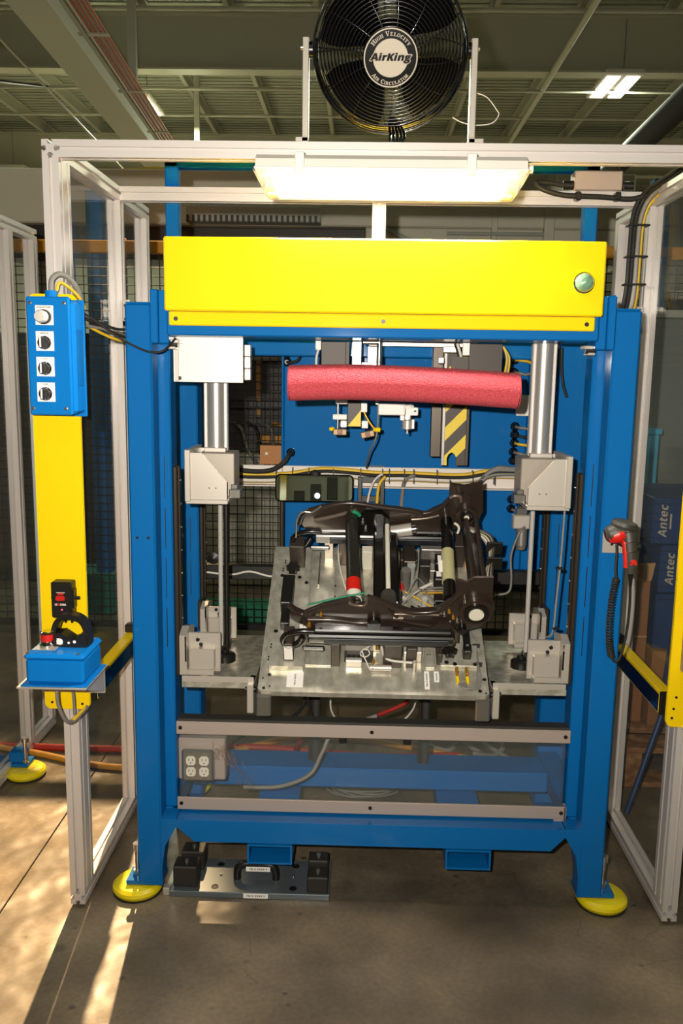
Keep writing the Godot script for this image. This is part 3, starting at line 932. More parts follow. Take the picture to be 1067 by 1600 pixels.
func button_box():
	# shelf bracket
	var s := thing("shelf_bracket", "bare aluminium shelf bracket bolted across the left yellow plate", "bracket", V(-0.87, 0.708, 0.12))
	part(s, "shelf", G.new().bx(-0.965, 0.794, 0.085, -0.775, 0.799, 0.285, 0.0015), M.alu)
	part(s, "back_plate", G.new().bx(-0.967, 0.71, 0.079, -0.785, 0.794, 0.087, 0.0015), M.alu)
	part(s, "end_gusset", G.new().prism([[0.087, 0.794], [0.28, 0.794], [0.087, 0.715]], V(-0.786, 0, 0), Z, Y, 0.0, 0.004), M.alu)
	for x in [-0.915, -0.85]: bolt(s, V(x, 0.735, 0.087), Z, 0.0075, 0.007)
	var t := thing("button_box", "bright blue box on the aluminium shelf, carrying buttons on its lid", "control box", V(-0.865, 0.799, 0.18))
	part(t, "flange", G.new().bx(-0.955, 0.799, 0.10, -0.775, 0.803, 0.278, 0.001), M.blue_box)
	part(t, "body", G.new().bx(-0.944, 0.803, 0.108, -0.786, 0.872, 0.268, 0.008), M.blue_box)
	part(t, "lid", G.new().bx(-0.948, 0.868, 0.104, -0.782, 0.887, 0.272, 0.009), M.blue_box)
	for p in [[-0.938, 0.262], [-0.80, 0.262], [-0.938, 0.116], [-0.80, 0.116]]:
		part(t, "lid_screw", G.new().lathe(V(p[0], 0.886, p[1]), Y, [[0.004, 0.0], [0.004, 0.003], [0.0, 0.004]], 10), M.steel)
	part(t, "bottom_gland", G.new().cyl(V(-0.885, 0.794, 0.2), V(-0.885, 0.772, 0.2), 0.018, 0.014, 14), M.black)
	part(t, "cable", G.new().hose([V(-0.885, 0.775, 0.2), V(-0.883, 0.72, 0.2), V(-0.872, 0.665, 0.18), V(-0.86, 0.648, 0.15), V(-0.848, 0.655, 0.11), V(-0.84, 0.665, 0.08)], 0.0055, 8), M.cable_grey)
	part(t, "cable", G.new().hose([V(-0.862, 0.794, 0.16), V(-0.86, 0.72, 0.14), V(-0.862, 0.66, 0.13)], 0.0045, 8), M.cable_grey)
	part(t, "connector", G.new().cyl(V(-0.862, 0.65, 0.15), V(-0.838, 0.672, 0.11), 0.006, 0.004, 10), M.cable_yellow)
	# push button with metal ring and legend plate
	var b := thing("push_button", "red push button in a chrome ring at the lid's left corner", "push button", V(-0.906, 0.887, 0.2))
	part(b, "legend_plate", G.new().bx(-0.936, 0.887, 0.165, -0.873, 0.889, 0.235, 0.001), M.alu)
	part(b, "ring", G.new().lathe(V(-0.906, 0.889, 0.2), Y, [[0.021, 0.0], [0.021, 0.005], [0.016, 0.012], [0.015, 0.016]]), M.chrome)
	part(b, "red_collar", G.new().lathe(V(-0.906, 0.889, 0.2), Y, [[0.0155, 0.014], [0.0175, 0.018], [0.0175, 0.034], [0.016, 0.036]]), M.red)
	part(b, "cap", G.new().lathe(V(-0.906, 0.889, 0.2), Y, [[0.0185, 0.035], [0.0185, 0.041], [0.015, 0.043], [0.0, 0.043]]), M.chrome)
	# two-hand touch button under a black arch
	var a := thing("touch_button", "black arched finger touch button standing on the blue lid", "touch button", V(-0.842, 0.887, 0.18))
	part(a, "base", G.new().prism([[-0.889, 0.887], [-0.795, 0.887], [-0.795, 0.912], [-0.798, 0.924], [-0.806, 0.928], [-0.816, 0.922], [-0.824, 0.912], [-0.838, 0.908], [-0.852, 0.918], [-0.866, 0.927], [-0.885, 0.925]], V(0, 0, 0), X, Y, 0.155, 0.205), M.black)
	var arch := [V(-0.888, 0.892, 0.18), V(-0.889, 0.93, 0.18), V(-0.878, 0.958, 0.18), V(-0.858, 0.97, 0.18), V(-0.835, 0.97, 0.18), V(-0.812, 0.958, 0.18), V(-0.799, 0.93, 0.18), V(-0.796, 0.892, 0.18)]
	var sp := G.spline(arch, 5)
	var g := G.new()
	for k in sp.size() - 1:
		var p := sp[k]; var q := sp[k + 1]
		var d := (q - p).normalized(); var nn := V(-d.y, d.x, 0) * 0.007
		g.quad_out(p + nn + V(0, 0, 0.018), q + nn + V(0, 0, 0.018), q + nn - V(0, 0, 0.018), p + nn - V(0, 0, 0.018), (p + q) / 2)
		g.quad_out(p - nn + V(0, 0, 0.018), q - nn + V(0, 0, 0.018), q - nn - V(0, 0, 0.018), p - nn - V(0, 0, 0.018), (p + q) / 2)
		for e in [0.018, -0.018]: g.quad_out(p + nn + V(0, 0, e), q + nn + V(0, 0, e), q - nn + V(0, 0, e), p - nn + V(0, 0, e), (p + q) / 2)
	part(a, "arch", g, M.black)
	var pr := G.new()
	pr.lathe(V(-0.87, 0.903, 0.205), Z, [[0.0001, 0.0006], [0.009, 0.0005]], 18)
	pr.bx(-0.879, 0.8955, 0.205, -0.862, 0.8975, 0.2056).bx(-0.878, 0.909, 0.205, -0.872, 0.912, 0.2056)
	pr.lathe(V(-0.845, 0.9, 0.205), Z, [[0.0001, 0.0006], [0.0035, 0.0005]], 12)
	pr.lathe(V(-0.829, 0.903, 0.205), Z, [[0.0001, 0.0006], [0.0045, 0.0005]], 12)
	part(a, "print", pr, M.label)
	# presence sensor above it
	var r := thing("reader_head", "small black reader with red display and white lettering on the yellow plate", "sensor", V(-0.886, 0.945, 0.11))
	part(r, "body", G.new().prism(rounded(-0.917, 0.948, -0.858, 1.052, 0.005), Vector3.ZERO, X, Y, 0.095, 0.128).prism(rounded(-0.914, 0.953, -0.861, 1.048, 0.005), Vector3.ZERO, X, Y, 0.128, 0.134), M.black)
	part(r, "side_cover", G.new().bx(-0.858, 0.975, 0.1, -0.854, 1.03, 0.126, 0.001), M.black)
	part(r, "knob", G.new().cyl(V(-0.856, 1.003, 0.112), V(-0.842, 1.003, 0.112), 0.005, -1, 10), M.black)
	part(r, "pivot", G.new().cyl(V(-0.922, 1.003, 0.112), V(-0.916, 1.003, 0.112), 0.005, -1, 10), M.black)
	part(r, "red_window", G.new().prism([[-0.903, 1.008], [-0.90, 1.013], [-0.88, 1.013], [-0.876, 1.009], [-0.878, 1.0], [-0.9, 0.999], [-0.903, 1.002]], Vector3.ZERO, X, Y, 0.134, 0.1346).bx(-0.897, 1.016, 0.134, -0.88, 1.021, 0.1345), M.red_lit)
	part(r, "lettering", G.new().bx(-0.9, 1.022, 0.134, -0.876, 1.0232, 0.1345).text("SI", V(-0.902, 0.988, 0.1341), X, Y, 0.0062, sans, 0.0004, 0.007).text("SAWA", V(-0.882, 0.988, 0.1341), X, Y, 0.0062, sans, 0.0004, 0.017), M.label)
	part(r, "red_mark", G.new().lathe(V(-0.894, 0.988, 0.134), Z, [[0.0034, 0.0], [0.0034, 0.0005], [0.0, 0.0005]], 12), M.red_lit)
	part(r, "indicator", G.new().lathe(V(-0.886, 0.973, 0.134), Z, [[0.0026, 0.0], [0.0018, 0.0012], [0.0, 0.0014]], 12), M.led_red)
	for x in [-0.884, -0.866]: part(r, "post", G.new().bx(x - 0.002, 0.93, 0.108, x + 0.002, 0.95, 0.116), M.black)
	part(r, "wall_bracket", G.new().bx(-0.90, 0.965, 0.078, -0.87, 1.035, 0.096, 0.002), M.black)

func hand_scanner():
	var p := thing("holder_plate", "bare aluminium scanner holder plate on the right blue leg", "bracket", V(0.69, 1.14, 0.006))
	part(p, "plate", G.new().bx(0.654, 1.142, 0.001, 0.726, 1.206, 0.007, 0.001), M.alu)
	part(p, "holder_arm", G.new().hose([V(0.662, 1.198, 0.012), V(0.672, 1.192, 0.05), V(0.70, 1.178, 0.075), V(0.735, 1.17, 0.07), V(0.75, 1.172, 0.02)], 0.0085, 8, 5), M.black)
	bolt(p, V(0.68, 1.168, 0.007), Z, 0.004, 0.003)
	var t := thing("hand_scanner", "red and black handheld barcode scanner hanging on the right blue leg", "scanner", V(0.70, 1.09, 0.09))
	# handle: flattened tube tapering down, nearly vertical
	var H := G.new()
	var st := [[V(0.70, 1.235, 0.075), 0.027], [V(0.702, 1.215, 0.082), 0.025], [V(0.705, 1.19, 0.088), 0.0205], [V(0.708, 1.165, 0.09), 0.0195], [V(0.712, 1.14, 0.09), 0.02], [V(0.714, 1.12, 0.088), 0.019], [V(0.715, 1.105, 0.086), 0.017]]
	for k in st.size() - 1: H.cyl(st[k][0], st[k + 1][0], st[k][1], st[k + 1][1], 20, k == st.size() - 2)
	part(t, "handle", H, M.grip)
	var R2 := G.new()
	var rs := []
	for q in st.slice(1, 6): rs.append(q[0] + V(-0.013, 0.0, 0.004))
	R2.hose(rs, 0.0095, 10, 4)
	part(t, "red_spine", R2, M.red)
	part(t, "head", G.new().lathe(V(0.69, 1.232, 0.075), V(0.2, 1.0, 0.05), [[0.0, -0.006], [0.034, -0.004], [0.037, 0.004], [0.034, 0.014], [0.02, 0.02], [0.0, 0.021]], 24).lathe(V(0.668, 1.214, 0.075), V(0.95, 0.28, 0), [[0.016, -0.028], [0.024, -0.02], [0.028, 0.0], [0.028, 0.02]], 24), M.grip)
	part(t, "red_nose", G.new().lathe(V(0.672, 1.21, 0.0805), V(0.9, 0.35, 0.1), [[0.0, -0.030], [0.016, -0.026], [0.0225, -0.012], [0.0245, 0.004], [0.022, 0.018], [0.0, 0.02]], 24).bx(0.672, 1.247, 0.07, 0.69, 1.25, 0.09, 0.001), M.red)
	part(t, "emblem", G.new().prism([[-0.009, -0.008], [-0.004, -0.008], [0.0, -0.002], [0.004, -0.008], [0.009, -0.008], [0.008, 0.004], [0.004, 0.008], [-0.004, 0.008], [-0.008, 0.004]], V(0.714, 1.137, 0.1085), X, Y, 0.0, 0.0022), M.red)
	part(t, "strain_relief", G.new().cyl(V(0.715, 1.106, 0.086), V(0.72, 1.06, 0.075), 0.008, 0.0045, 10), M.black)
	# cord: straight down, loop, then coiled part rising to the holder
	part(t, "cord", G.new().hose([V(0.72, 1.06, 0.075), V(0.727, 1.0, 0.06), V(0.728, 0.93, 0.05), V(0.722, 0.87, 0.045), V(0.712, 0.835, 0.045), V(0.70, 0.828, 0.045), V(0.69, 0.842, 0.045)], 0.0042, 8), M.rubber)
	var ax := G.spline([V(0.69, 0.842, 0.045), V(0.682, 0.88, 0.045), V(0.678, 0.95, 0.047), V(0.68, 1.02, 0.05), V(0.686, 1.078, 0.052)], 8)
	var co := PackedVector3Array()
	var turns := 34
	for i in turns * 10:
		var s := float(i) / (turns * 10) * (ax.size() - 1)
		var k := mini(int(s), ax.size() - 2)
		var q := ax[k].lerp(ax[k + 1], s - k)
		var a := TAU * i / 10.0
		co.append(q + V(cos(a) * 0.0085, 0, sin(a) * 0.0085))
	part(t, "coiled_cord", G.new().tube(co, 0.0027, 6), M.rubber)
	part(t, "cord", G.new().hose([V(0.686, 1.078, 0.052), V(0.683, 1.11, 0.05), V(0.685, 1.15, 0.045), V(0.686, 1.172, 0.035)], 0.004, 8), M.rubber)

func foam_bumper():
	var p := [V(-0.253, 1.615, 0.03), V(-0.10, 1.62, 0.03), V(0.06, 1.618, 0.03), V(0.2, 1.613, 0.03), V(0.383, 1.603, 0.03)]
	var sp := G.spline(p, 6)
	var g := G.new().tube(sp, 0.0495, 28)
	g.lathe(sp[0], V(-1, 0, 0), [[0.0495, 0.0], [0.047, 0.004], [0.0, 0.0045]], 28).lathe(sp[sp.size() - 1], V(1, 0, 0), [[0.0495, 0.0], [0.047, 0.004], [0.0, 0.0045]], 28)
	solo("foam_roller", g, M.foam, "long pinkish red foam tube padding hung below the yellow hood", "foam padding")

# ---------------------------------------------------------------- lift table and its guides
func lift():
	var t := thing("lift_table", "bare aluminium lift table with side brackets across the press opening", "lift table", V(0, 0.70, -0.27))
	part(t, "table_plate", G.new().prism([[-0.588, 0.05], [-0.366, 0.05], [-0.366, 0.30], [0.368, 0.30], [0.368, 0.05], [0.59, 0.05], [0.59, 0.53], [-0.588, 0.53]], V(0, 0.70, 0), X, -Z, -0.018, 0.0), M.galv)
	part(t, "cross_bar", G.new().bx(-0.36, 0.64, -0.36, 0.36, 0.70, -0.32, 0.003), M.alu)
	for s in [-1.0, 1.0]:
		part(t, "front_edge", G.new().bx(s * 0.588, 0.6995, -0.0515, s * 0.366, 0.7185, -0.05, 0.0005), M.alu)
		for z0 in [-0.06, -0.40]:
			var hh := 0.843 if z0 > -0.2 else 0.83
			part(t, "side_bracket", G.new().prism([[-z0 - 0.0, 0.718], [-z0 + 0.12, 0.718], [-z0 + 0.12, hh], [-z0 + 0.045, hh + 0.018], [-z0, hh]], V(s * 0.585, 0, 0), -Z, Y, -0.011, 0.011), M.alu)
			part(t, "bracket_web", G.new().bx(s * 0.574, 0.718, z0 - 0.045, s * 0.475, hh, z0 - 0.033, 0.0015), M.alu)
			part(t, "bracket_block", G.new().bx(s * 0.568, 0.735, z0 - 0.033, s * 0.49, 0.80, z0 - 0.004, 0.002).bx(s * 0.574, 0.718, z0 - 0.033, s * 0.49, 0.735, z0 + 0.004, 0.002), M.alu)
			for p in [[0.545, 0.822], [0.535, 0.807]]: bolt(t, V(s * p[0], p[1], z0 - 0.033), Z, 0.006, 0.006)
			# bearing carriage that runs on the linear rail
			part(t, "carriage", G.new().bx(s * 0.5965, 0.745, z0 - 0.035, s * 0.612 if z0 < -0.2 else s * 0.5775, 0.85, z0 - 0.10, 0.003).bx(s * 0.5745, 0.76, z0 + 0.0, s * 0.58, 0.84, z0 - 0.03), M.rail)
	# cylinders, rods and their gusseted mounts
	for s in [-1.0, 1.0]:
		var side := "left" if s < 0 else "right"
		var c := thing("cylinder_mount", "bare aluminium gusseted bracket carrying the %s silver cylinder" % side, "bracket", V(s * 0.52, 1.26, -0.14), "cylinder brackets")
		part(c, "gusset", G.new().prism([[s * 0.578, 1.262], [s * 0.452, 1.262], [s * 0.452, 1.315], [s * 0.528, 1.402], [s * 0.578, 1.402]], V(0, 0, -0.09), X, Y, -0.012, 0.0), M.alu)
		part(c, "gusset", G.new().prism([[s * 0.578, 1.262], [s * 0.452, 1.262], [s * 0.452, 1.315], [s * 0.528, 1.402], [s * 0.578, 1.402]], V(0, 0, -0.26), X, Y, -0.012, 0.0), M.alu)
		part(c, "side_plate", G.new().bx(s * 0.578, 1.255, -0.275, s * 0.56, 1.412, -0.082, 0.002), M.alu)
		part(c, "base_plate", G.new().bx(s * 0.576, 1.248, -0.275, s * 0.448, 1.262, -0.085, 0.002), M.alu)
		part(c, "top_block", G.new().bx(s * 0.545, 1.262, -0.255, s * 0.437, 1.398, -0.15, 0.003), M.alu_mid)
		part(c, "stop_block", G.new().bx(s * 0.45, 1.262, -0.17, s * 0.415, 1.29, -0.12, 0.002).bx(s * 0.446, 1.29, -0.165, s * 0.425, 1.304, -0.13, 0.002), M.steel)
		for x in [0.505, 0.485]: part(c, "screw_hole", G.new().cyl(V(s * x, 1.297, -0.09), V(s * x, 1.297, -0.0892), 0.0022, -1, 8), M.black)
		var y := thing("guide_cylinder", "long polished silver cylinder on the %s side of the press" % side, "cylinder", V(s * 0.5, 1.398, -0.2), "silver lift cylinders")
		var g := G.new()
		g.cyl(V(s * 0.5, 1.40, -0.2), V(s * 0.5, 1.742, -0.2), 0.0305, -1, 40)
		part(y, "barrel", g, M.barrel)
		for q in [-1.0, 1.0]:
			part(y, "profile_edge", G.new().bx(s * 0.5 + q * 0.0305 - 0.006, 1.40, -0.215, s * 0.5 + q * 0.0305 + 0.006, 1.742, -0.185, 0.003), M.anod)
		part(y, "end_cap", G.new().bx(s * 0.5 - 0.034, 1.398, -0.234, s * 0.5 + 0.034, 1.412, -0.166, 0.002), M.alu)
		part(y, "rod", G.new().cyl(V(s * 0.49, 1.25, -0.2), V(s * 0.49, 0.765, -0.2), 0.0075, -1, 16), M.rod)
		part(y, "rod_nut", G.new().cyl(V(s * 0.49, 0.755, -0.2), V(s * 0.49, 0.772, -0.2), 0.013, -1, 6), M.chrome)
		part(y, "rod_foot", G.new().lathe(V(s * 0.478, 0.718, -0.2), Y, [[0.034, 0.0], [0.034, 0.02], [0.028, 0.026], [0.014, 0.03], [0.014, 0.04], [0.0, 0.04]]), M.black)
	# extra rod seen behind the left rod
	part(t, "guide_rod", G.new().cyl(V(-0.478, 0.72, -0.24), V(-0.478, 1.25, -0.24), 0.008, -1, 12), M.black)
	# bright plates at the upper left
	var u := thing("reflector_plate", "bright bare aluminium plate screwed below the hood at upper left", "plate", V(-0.51, 1.612, -0.09))
	part(u, "plate", G.new().bx(-0.606, 1.612, -0.095, -0.401, 1.742, -0.085, 0.001), M.bright)
	part(u, "edge_bar", G.new().bx(-0.60, 1.612, -0.083, -0.59, 1.74, -0.079, 0.001), M.alu)
	for y in [1.623, 1.728]: bolt(u, V(-0.588, y, -0.084), Z, 0.006, 0.004)
	var w := thing("step_block", "stacked bare aluminium block beside the bright upper left plate", "block", V(-0.40, 1.615, -0.22))
	for k in 3:
		part(w, "block", G.new().bx(-0.435, 1.618 + 0.0365 * k, -0.24, -0.395, 1.653 + 0.0365 * k, -0.21, 0.002), M.alu)
	for s in [-1.0, 1.0]:
		var q := thing("latch_block", "small alu latch block under the %s flange plate" % ("left" if s < 0 else "right"), "latch", V(s * 0.60, 1.72, -0.04), "latch blocks")
		part(q, "block", G.new().bx(s * 0.607, 1.722, -0.07, s * 0.575, 1.732, -0.02, 0.002).bx(s * 0.607, 1.705, -0.07, s * 0.585, 1.713, -0.02, 0.002), M.alu)
		part(q, "roller", G.new().cyl(V(s * 0.607, 1.7185, -0.03), V(s * 0.58, 1.7185, -0.03), 0.009, -1, 12), M.black)

# ---------------------------------------------------------------- tooling under the hood
func tooling():
	var t := thing("tool_bracket", "dark steel plates hanging under the hood behind the red foam", "bracket", V(0.1, 1.66, -0.3))
	part(t, "hanger_plate", G.new().bx(-0.182, 1.60, -0.31, -0.104, 1.742, -0.30, 0.0015).bx(-0.104, 1.60, -0.34, -0.094, 1.742, -0.31), M.oxide)
	part(t, "hanger_plate", G.new().bx(0.284, 1.60, -0.31, 0.39, 1.742, -0.30, 0.0015).bx(0.23, 1.60, -0.305, 0.284, 1.70, -0.30), M.oxide)
	part(t, "cross_rail", G.new().extr(V(-0.03, 1.757, -0.42), V(0.32, 1.725, -0.42), Y, 0.045, 0.045), M.anod)
	part(t, "clamp_block", G.new().bx(-0.20, 1.715, -0.30, -0.182, 1.75, -0.285, 0.002), M.label)
	part(t, "clamp_block", G.new().bx(0.262, 1.705, -0.295, 0.284, 1.75, -0.28, 0.002), M.label)
	part(t, "slide_plate", G.new().bx(-0.085, 1.60, -0.33, -0.055, 1.745, -0.32, 0.002).bx(-0.055, 1.60, -0.35, 0.0, 1.68, -0.34, 0.002).bx(-0.035, 1.68, -0.35, -0.005, 1.73, -0.34, 0.002), M.alu)
	part(t, "air_cylinder", G.new().cyl(V(0.002, 1.63, -0.32), V(0.002, 1.75, -0.32), 0.009, -1, 14).cyl(V(-0.05, 1.742, -0.315), V(0.0, 1.742, -0.315), 0.007, -1, 12), M.chrome)
	part(t, "clamp_block", G.new().bx(0.21, 1.715, -0.40, 0.262, 1.735, -0.38, 0.002).bx(0.195, 1.68, -0.40, 0.215, 1.70, -0.385, 0.002), M.alu)
	part(t, "cable", G.new().hose([V(-0.19, 1.72, -0.295), V(-0.197, 1.69, -0.295), V(-0.195, 1.655, -0.295), V(-0.18, 1.635, -0.30)], 0.004, 6), M.cable_white)
	part(t, "cable", G.new().hose([V(0.25, 1.742, -0.33), V(0.262, 1.70, -0.32), V(0.266, 1.66, -0.32), V(0.25, 1.62, -0.33)], 0.005, 6), M.cable_white)
	part(t, "cable", G.new().hose([V(0.243, 1.742, -0.335), V(0.256, 1.70, -0.325), V(0.258, 1.66, -0.325), V(0.24, 1.62, -0.335)], 0.004, 6), M.black)
	for k in 3:
		part(t, "cable", G.new().hose([V(0.392, 1.735, -0.31), V(0.405 + 0.004 * k, 1.70, -0.31), V(0.402 + 0.005 * k, 1.65, -0.32), V(0.40, 1.61, -0.33), V(0.45, 1.60, -0.36)], 0.0035, 6), M.cable_yellow if k != 1 else M.cable_grey)
	# hazard striped plate
	var h := thing("hazard_plate", "yellow and black striped upright plate with notched lower end", "warning plate", V(0.275, 1.33, -0.5))
	var outline := [[0.236, 1.74], [0.236, 1.335], [0.246, 1.335], [0.246, 1.362], [0.252, 1.374], [0.262, 1.38], [0.272, 1.374], [0.278, 1.362], [0.278, 1.335], [0.308, 1.335], [0.308, 1.74]]
	part(h, "plate", G.new().prism(outline, V(0, 0, -0.5), X, Y, -0.01, 0.0), M.oxide)
	part(h, "edge_strip", G.new().bx(0.226, 1.335, -0.52, 0.236, 1.74, -0.495, 0.001), M.alu_dk)
	part(h, "edge_strip", G.new().bx(0.308, 1.335, -0.52, 0.318, 1.74, -0.495, 0.001), M.oxide)
	part(h, "rear_bar", G.new().bx(0.19, 1.36, -0.56, 0.226, 1.74, -0.53, 0.002), M.rail)
	for k in 4:
		var y0 := 1.32 + 0.098 * k
		var P := PackedVector2Array([Vector2(0.236, y0), Vector2(0.308, y0 + 0.075), Vector2(0.308, y0 + 0.122), Vector2(0.236, y0 + 0.047)])
		var clip := PackedVector2Array()
		for q in outline: clip.append(Vector2(q[0], q[1]))
		for pg in Geometry2D.intersect_polygons(P, clip):
			var arr := []
			for q in pg: arr.append([q.x, q.y])
			if arr.size() > 2: part(h, "stripe", G.new().prism(arr, V(0, 0, -0.5), X, Y, 0.0, 0.0006), M.haz)
	# sensor pair below the foam
	var s := thing("sensor_bracket", "small sensor bracket with yellow tip and two red lenses under the foam", "sensor", V(-0.07, 1.43, -0.35))
	part(s, "stripe_plate", G.new().bx(-0.096, 1.472, -0.36, -0.053, 1.60, -0.352, 0.001), M.oxide)
	part(s, "yellow_corner", G.new().prism([[-0.096, 1.473], [-0.053, 1.473], [-0.053, 1.526]], V(0, 0, -0.352), X, Y, 0.0, 0.001), M.haz)
	for q in [[-0.135, 1.545, -0.097, 1.60], [-0.144, 1.495, -0.098, 1.512], [-0.119, 1.47, -0.098, 1.492], [-0.05, 1.468, -0.029, 1.492], [-0.053, 1.52, -0.033, 1.55]]:
		part(s, "clamp", G.new().bx(q[0], q[1], -0.355, q[2], q[3], -0.335, 0.002), M.label)
	part(s, "rod", G.new().cyl(V(-0.153, 1.585, -0.34), V(-0.066, 1.585, -0.34), 0.0085, -1, 14).cyl(V(-0.128, 1.46, -0.345), V(-0.128, 1.55, -0.345), 0.004, -1, 10), M.steel)
	for x in [-0.109, -0.039]: bolt(s, V(x, 1.48, -0.335), Z, 0.007, 0.004, M.steel)
	for q in [[-0.12, 1.456, 0.0], [-0.03, 1.45, 0.22]]:
		var bx := Basis(Z, q[2])
		var hd := part(s, "sensor_head", G.new().at(Transform3D(bx, V(q[0], q[1], -0.34))).bx(-0.022, -0.011, -0.012, 0.022, 0.009, 0.012, 0.002), M.sensor)
		part(hd, "lens", G.new().at(Transform3D(bx, V(q[0], q[1], -0.34))).bx(-0.008, -0.008, 0.012, 0.008, 0.006, 0.014, 0.001), M.dark_red)
	part(s, "yellow_tip", G.new().lathe(V(-0.149, 1.464, -0.34), X, [[0.0, -0.008], [0.006, -0.004], [0.007, 0.004], [0.004, 0.012]], 12).lathe(V(0.006, 1.464, -0.34), X, [[0.004, -0.018], [0.008, -0.01], [0.008, 0.004], [0.0, 0.008]], 12), M.yellow)
	part(s, "cable", G.new().hose([V(0.002, 1.62, -0.36), V(0.003, 1.55, -0.36), V(0.002, 1.47, -0.36), V(-0.004, 1.43, -0.36), V(-0.02, 1.39, -0.4), V(-0.028, 1.34, -0.5), V(-0.03, 1.31, -0.6)], 0.0032, 6), M.cable_grey)
	part(s, "arm", G.new().hose([V(-0.05, 1.55, -0.345), V(-0.038, 1.51, -0.345), V(-0.015, 1.475, -0.345), V(0.0, 1.463, -0.345)], 0.004, 6), M.gold)
	# dispensing head
	var d := thing("gripper_head", "pale machined gripper head with a short nozzle under the foam", "gripper", V(0.06, 1.45, -0.35))
	part(d, "mounting_plate", G.new().prism([[0.0, 1.60], [0.0, 1.558], [0.105, 1.558], [0.117, 1.565], [0.122, 1.58], [0.122, 1.60]], V(0, 0, -0.36), X, Y, -0.01, 0.0), M.alu)
	part(d, "body", G.new().bx(0.004, 1.512, -0.37, 0.09, 1.55, -0.335, 0.003), M.label)
	part(d, "side_block", G.new().bx(0.092, 1.512, -0.365, 0.132, 1.538, -0.335, 0.002), M.label)
	part(d, "spacer", G.new().bx(-0.006, 1.545, -0.365, 0.004, 1.575, -0.34, 0.001), M.alu)
	part(d, "ring", G.new().lathe(V(0.10, 1.538, -0.345), Y, [[0.018, -0.004], [0.02, 0.004], [0.014, 0.011], [0.0, 0.011]], 18), M.label)
	part(d, "nozzle", G.new().lathe(V(0.099, 1.452, -0.35), Y, [[0.0, 0.0], [0.003, 0.0], [0.003, 0.01], [0.008, 0.014], [0.018, 0.016], [0.018, 0.042], [0.012, 0.046], [0.012, 0.062]], 18), M.alu)
	part(d, "fin", G.new().bx(0.112, 1.468, -0.36, 0.122, 1.50, -0.34, 0.002).bx(0.074, 1.495, -0.36, 0.088, 1.512, -0.34, 0.002).bx(0.092, 1.50, -0.36, 0.096, 1.514, -0.335).bx(0.101, 1.50, -0.36, 0.105, 1.514, -0.335), M.alu)
	bolt(d, V(0.122, 1.526, -0.335), Z, 0.004, 0.001)

const GL := ["black cable gland at the top right of the blue back panel, upper of two", "black cable gland at the top right of the blue back panel, lower of two",
	"black cable gland with yellow cable at the top left of the back panel", "black cable gland with black cable just below the yellow cabled one, top left",
	"topmost black gland in the column of five beside the right cylinder", "second black gland from the top in the column beside the right cylinder", "middle black gland in the column of five beside the right cylinder", "second black gland from the bottom in the column beside the right cylinder", "lowest black gland in the column of five beside the right cylinder",
	"upper of the two black glands below the cable tray, right side", "lower of the two black glands below the cable tray, right side", "black gland just above the cable tray feeding a thick black cable"]

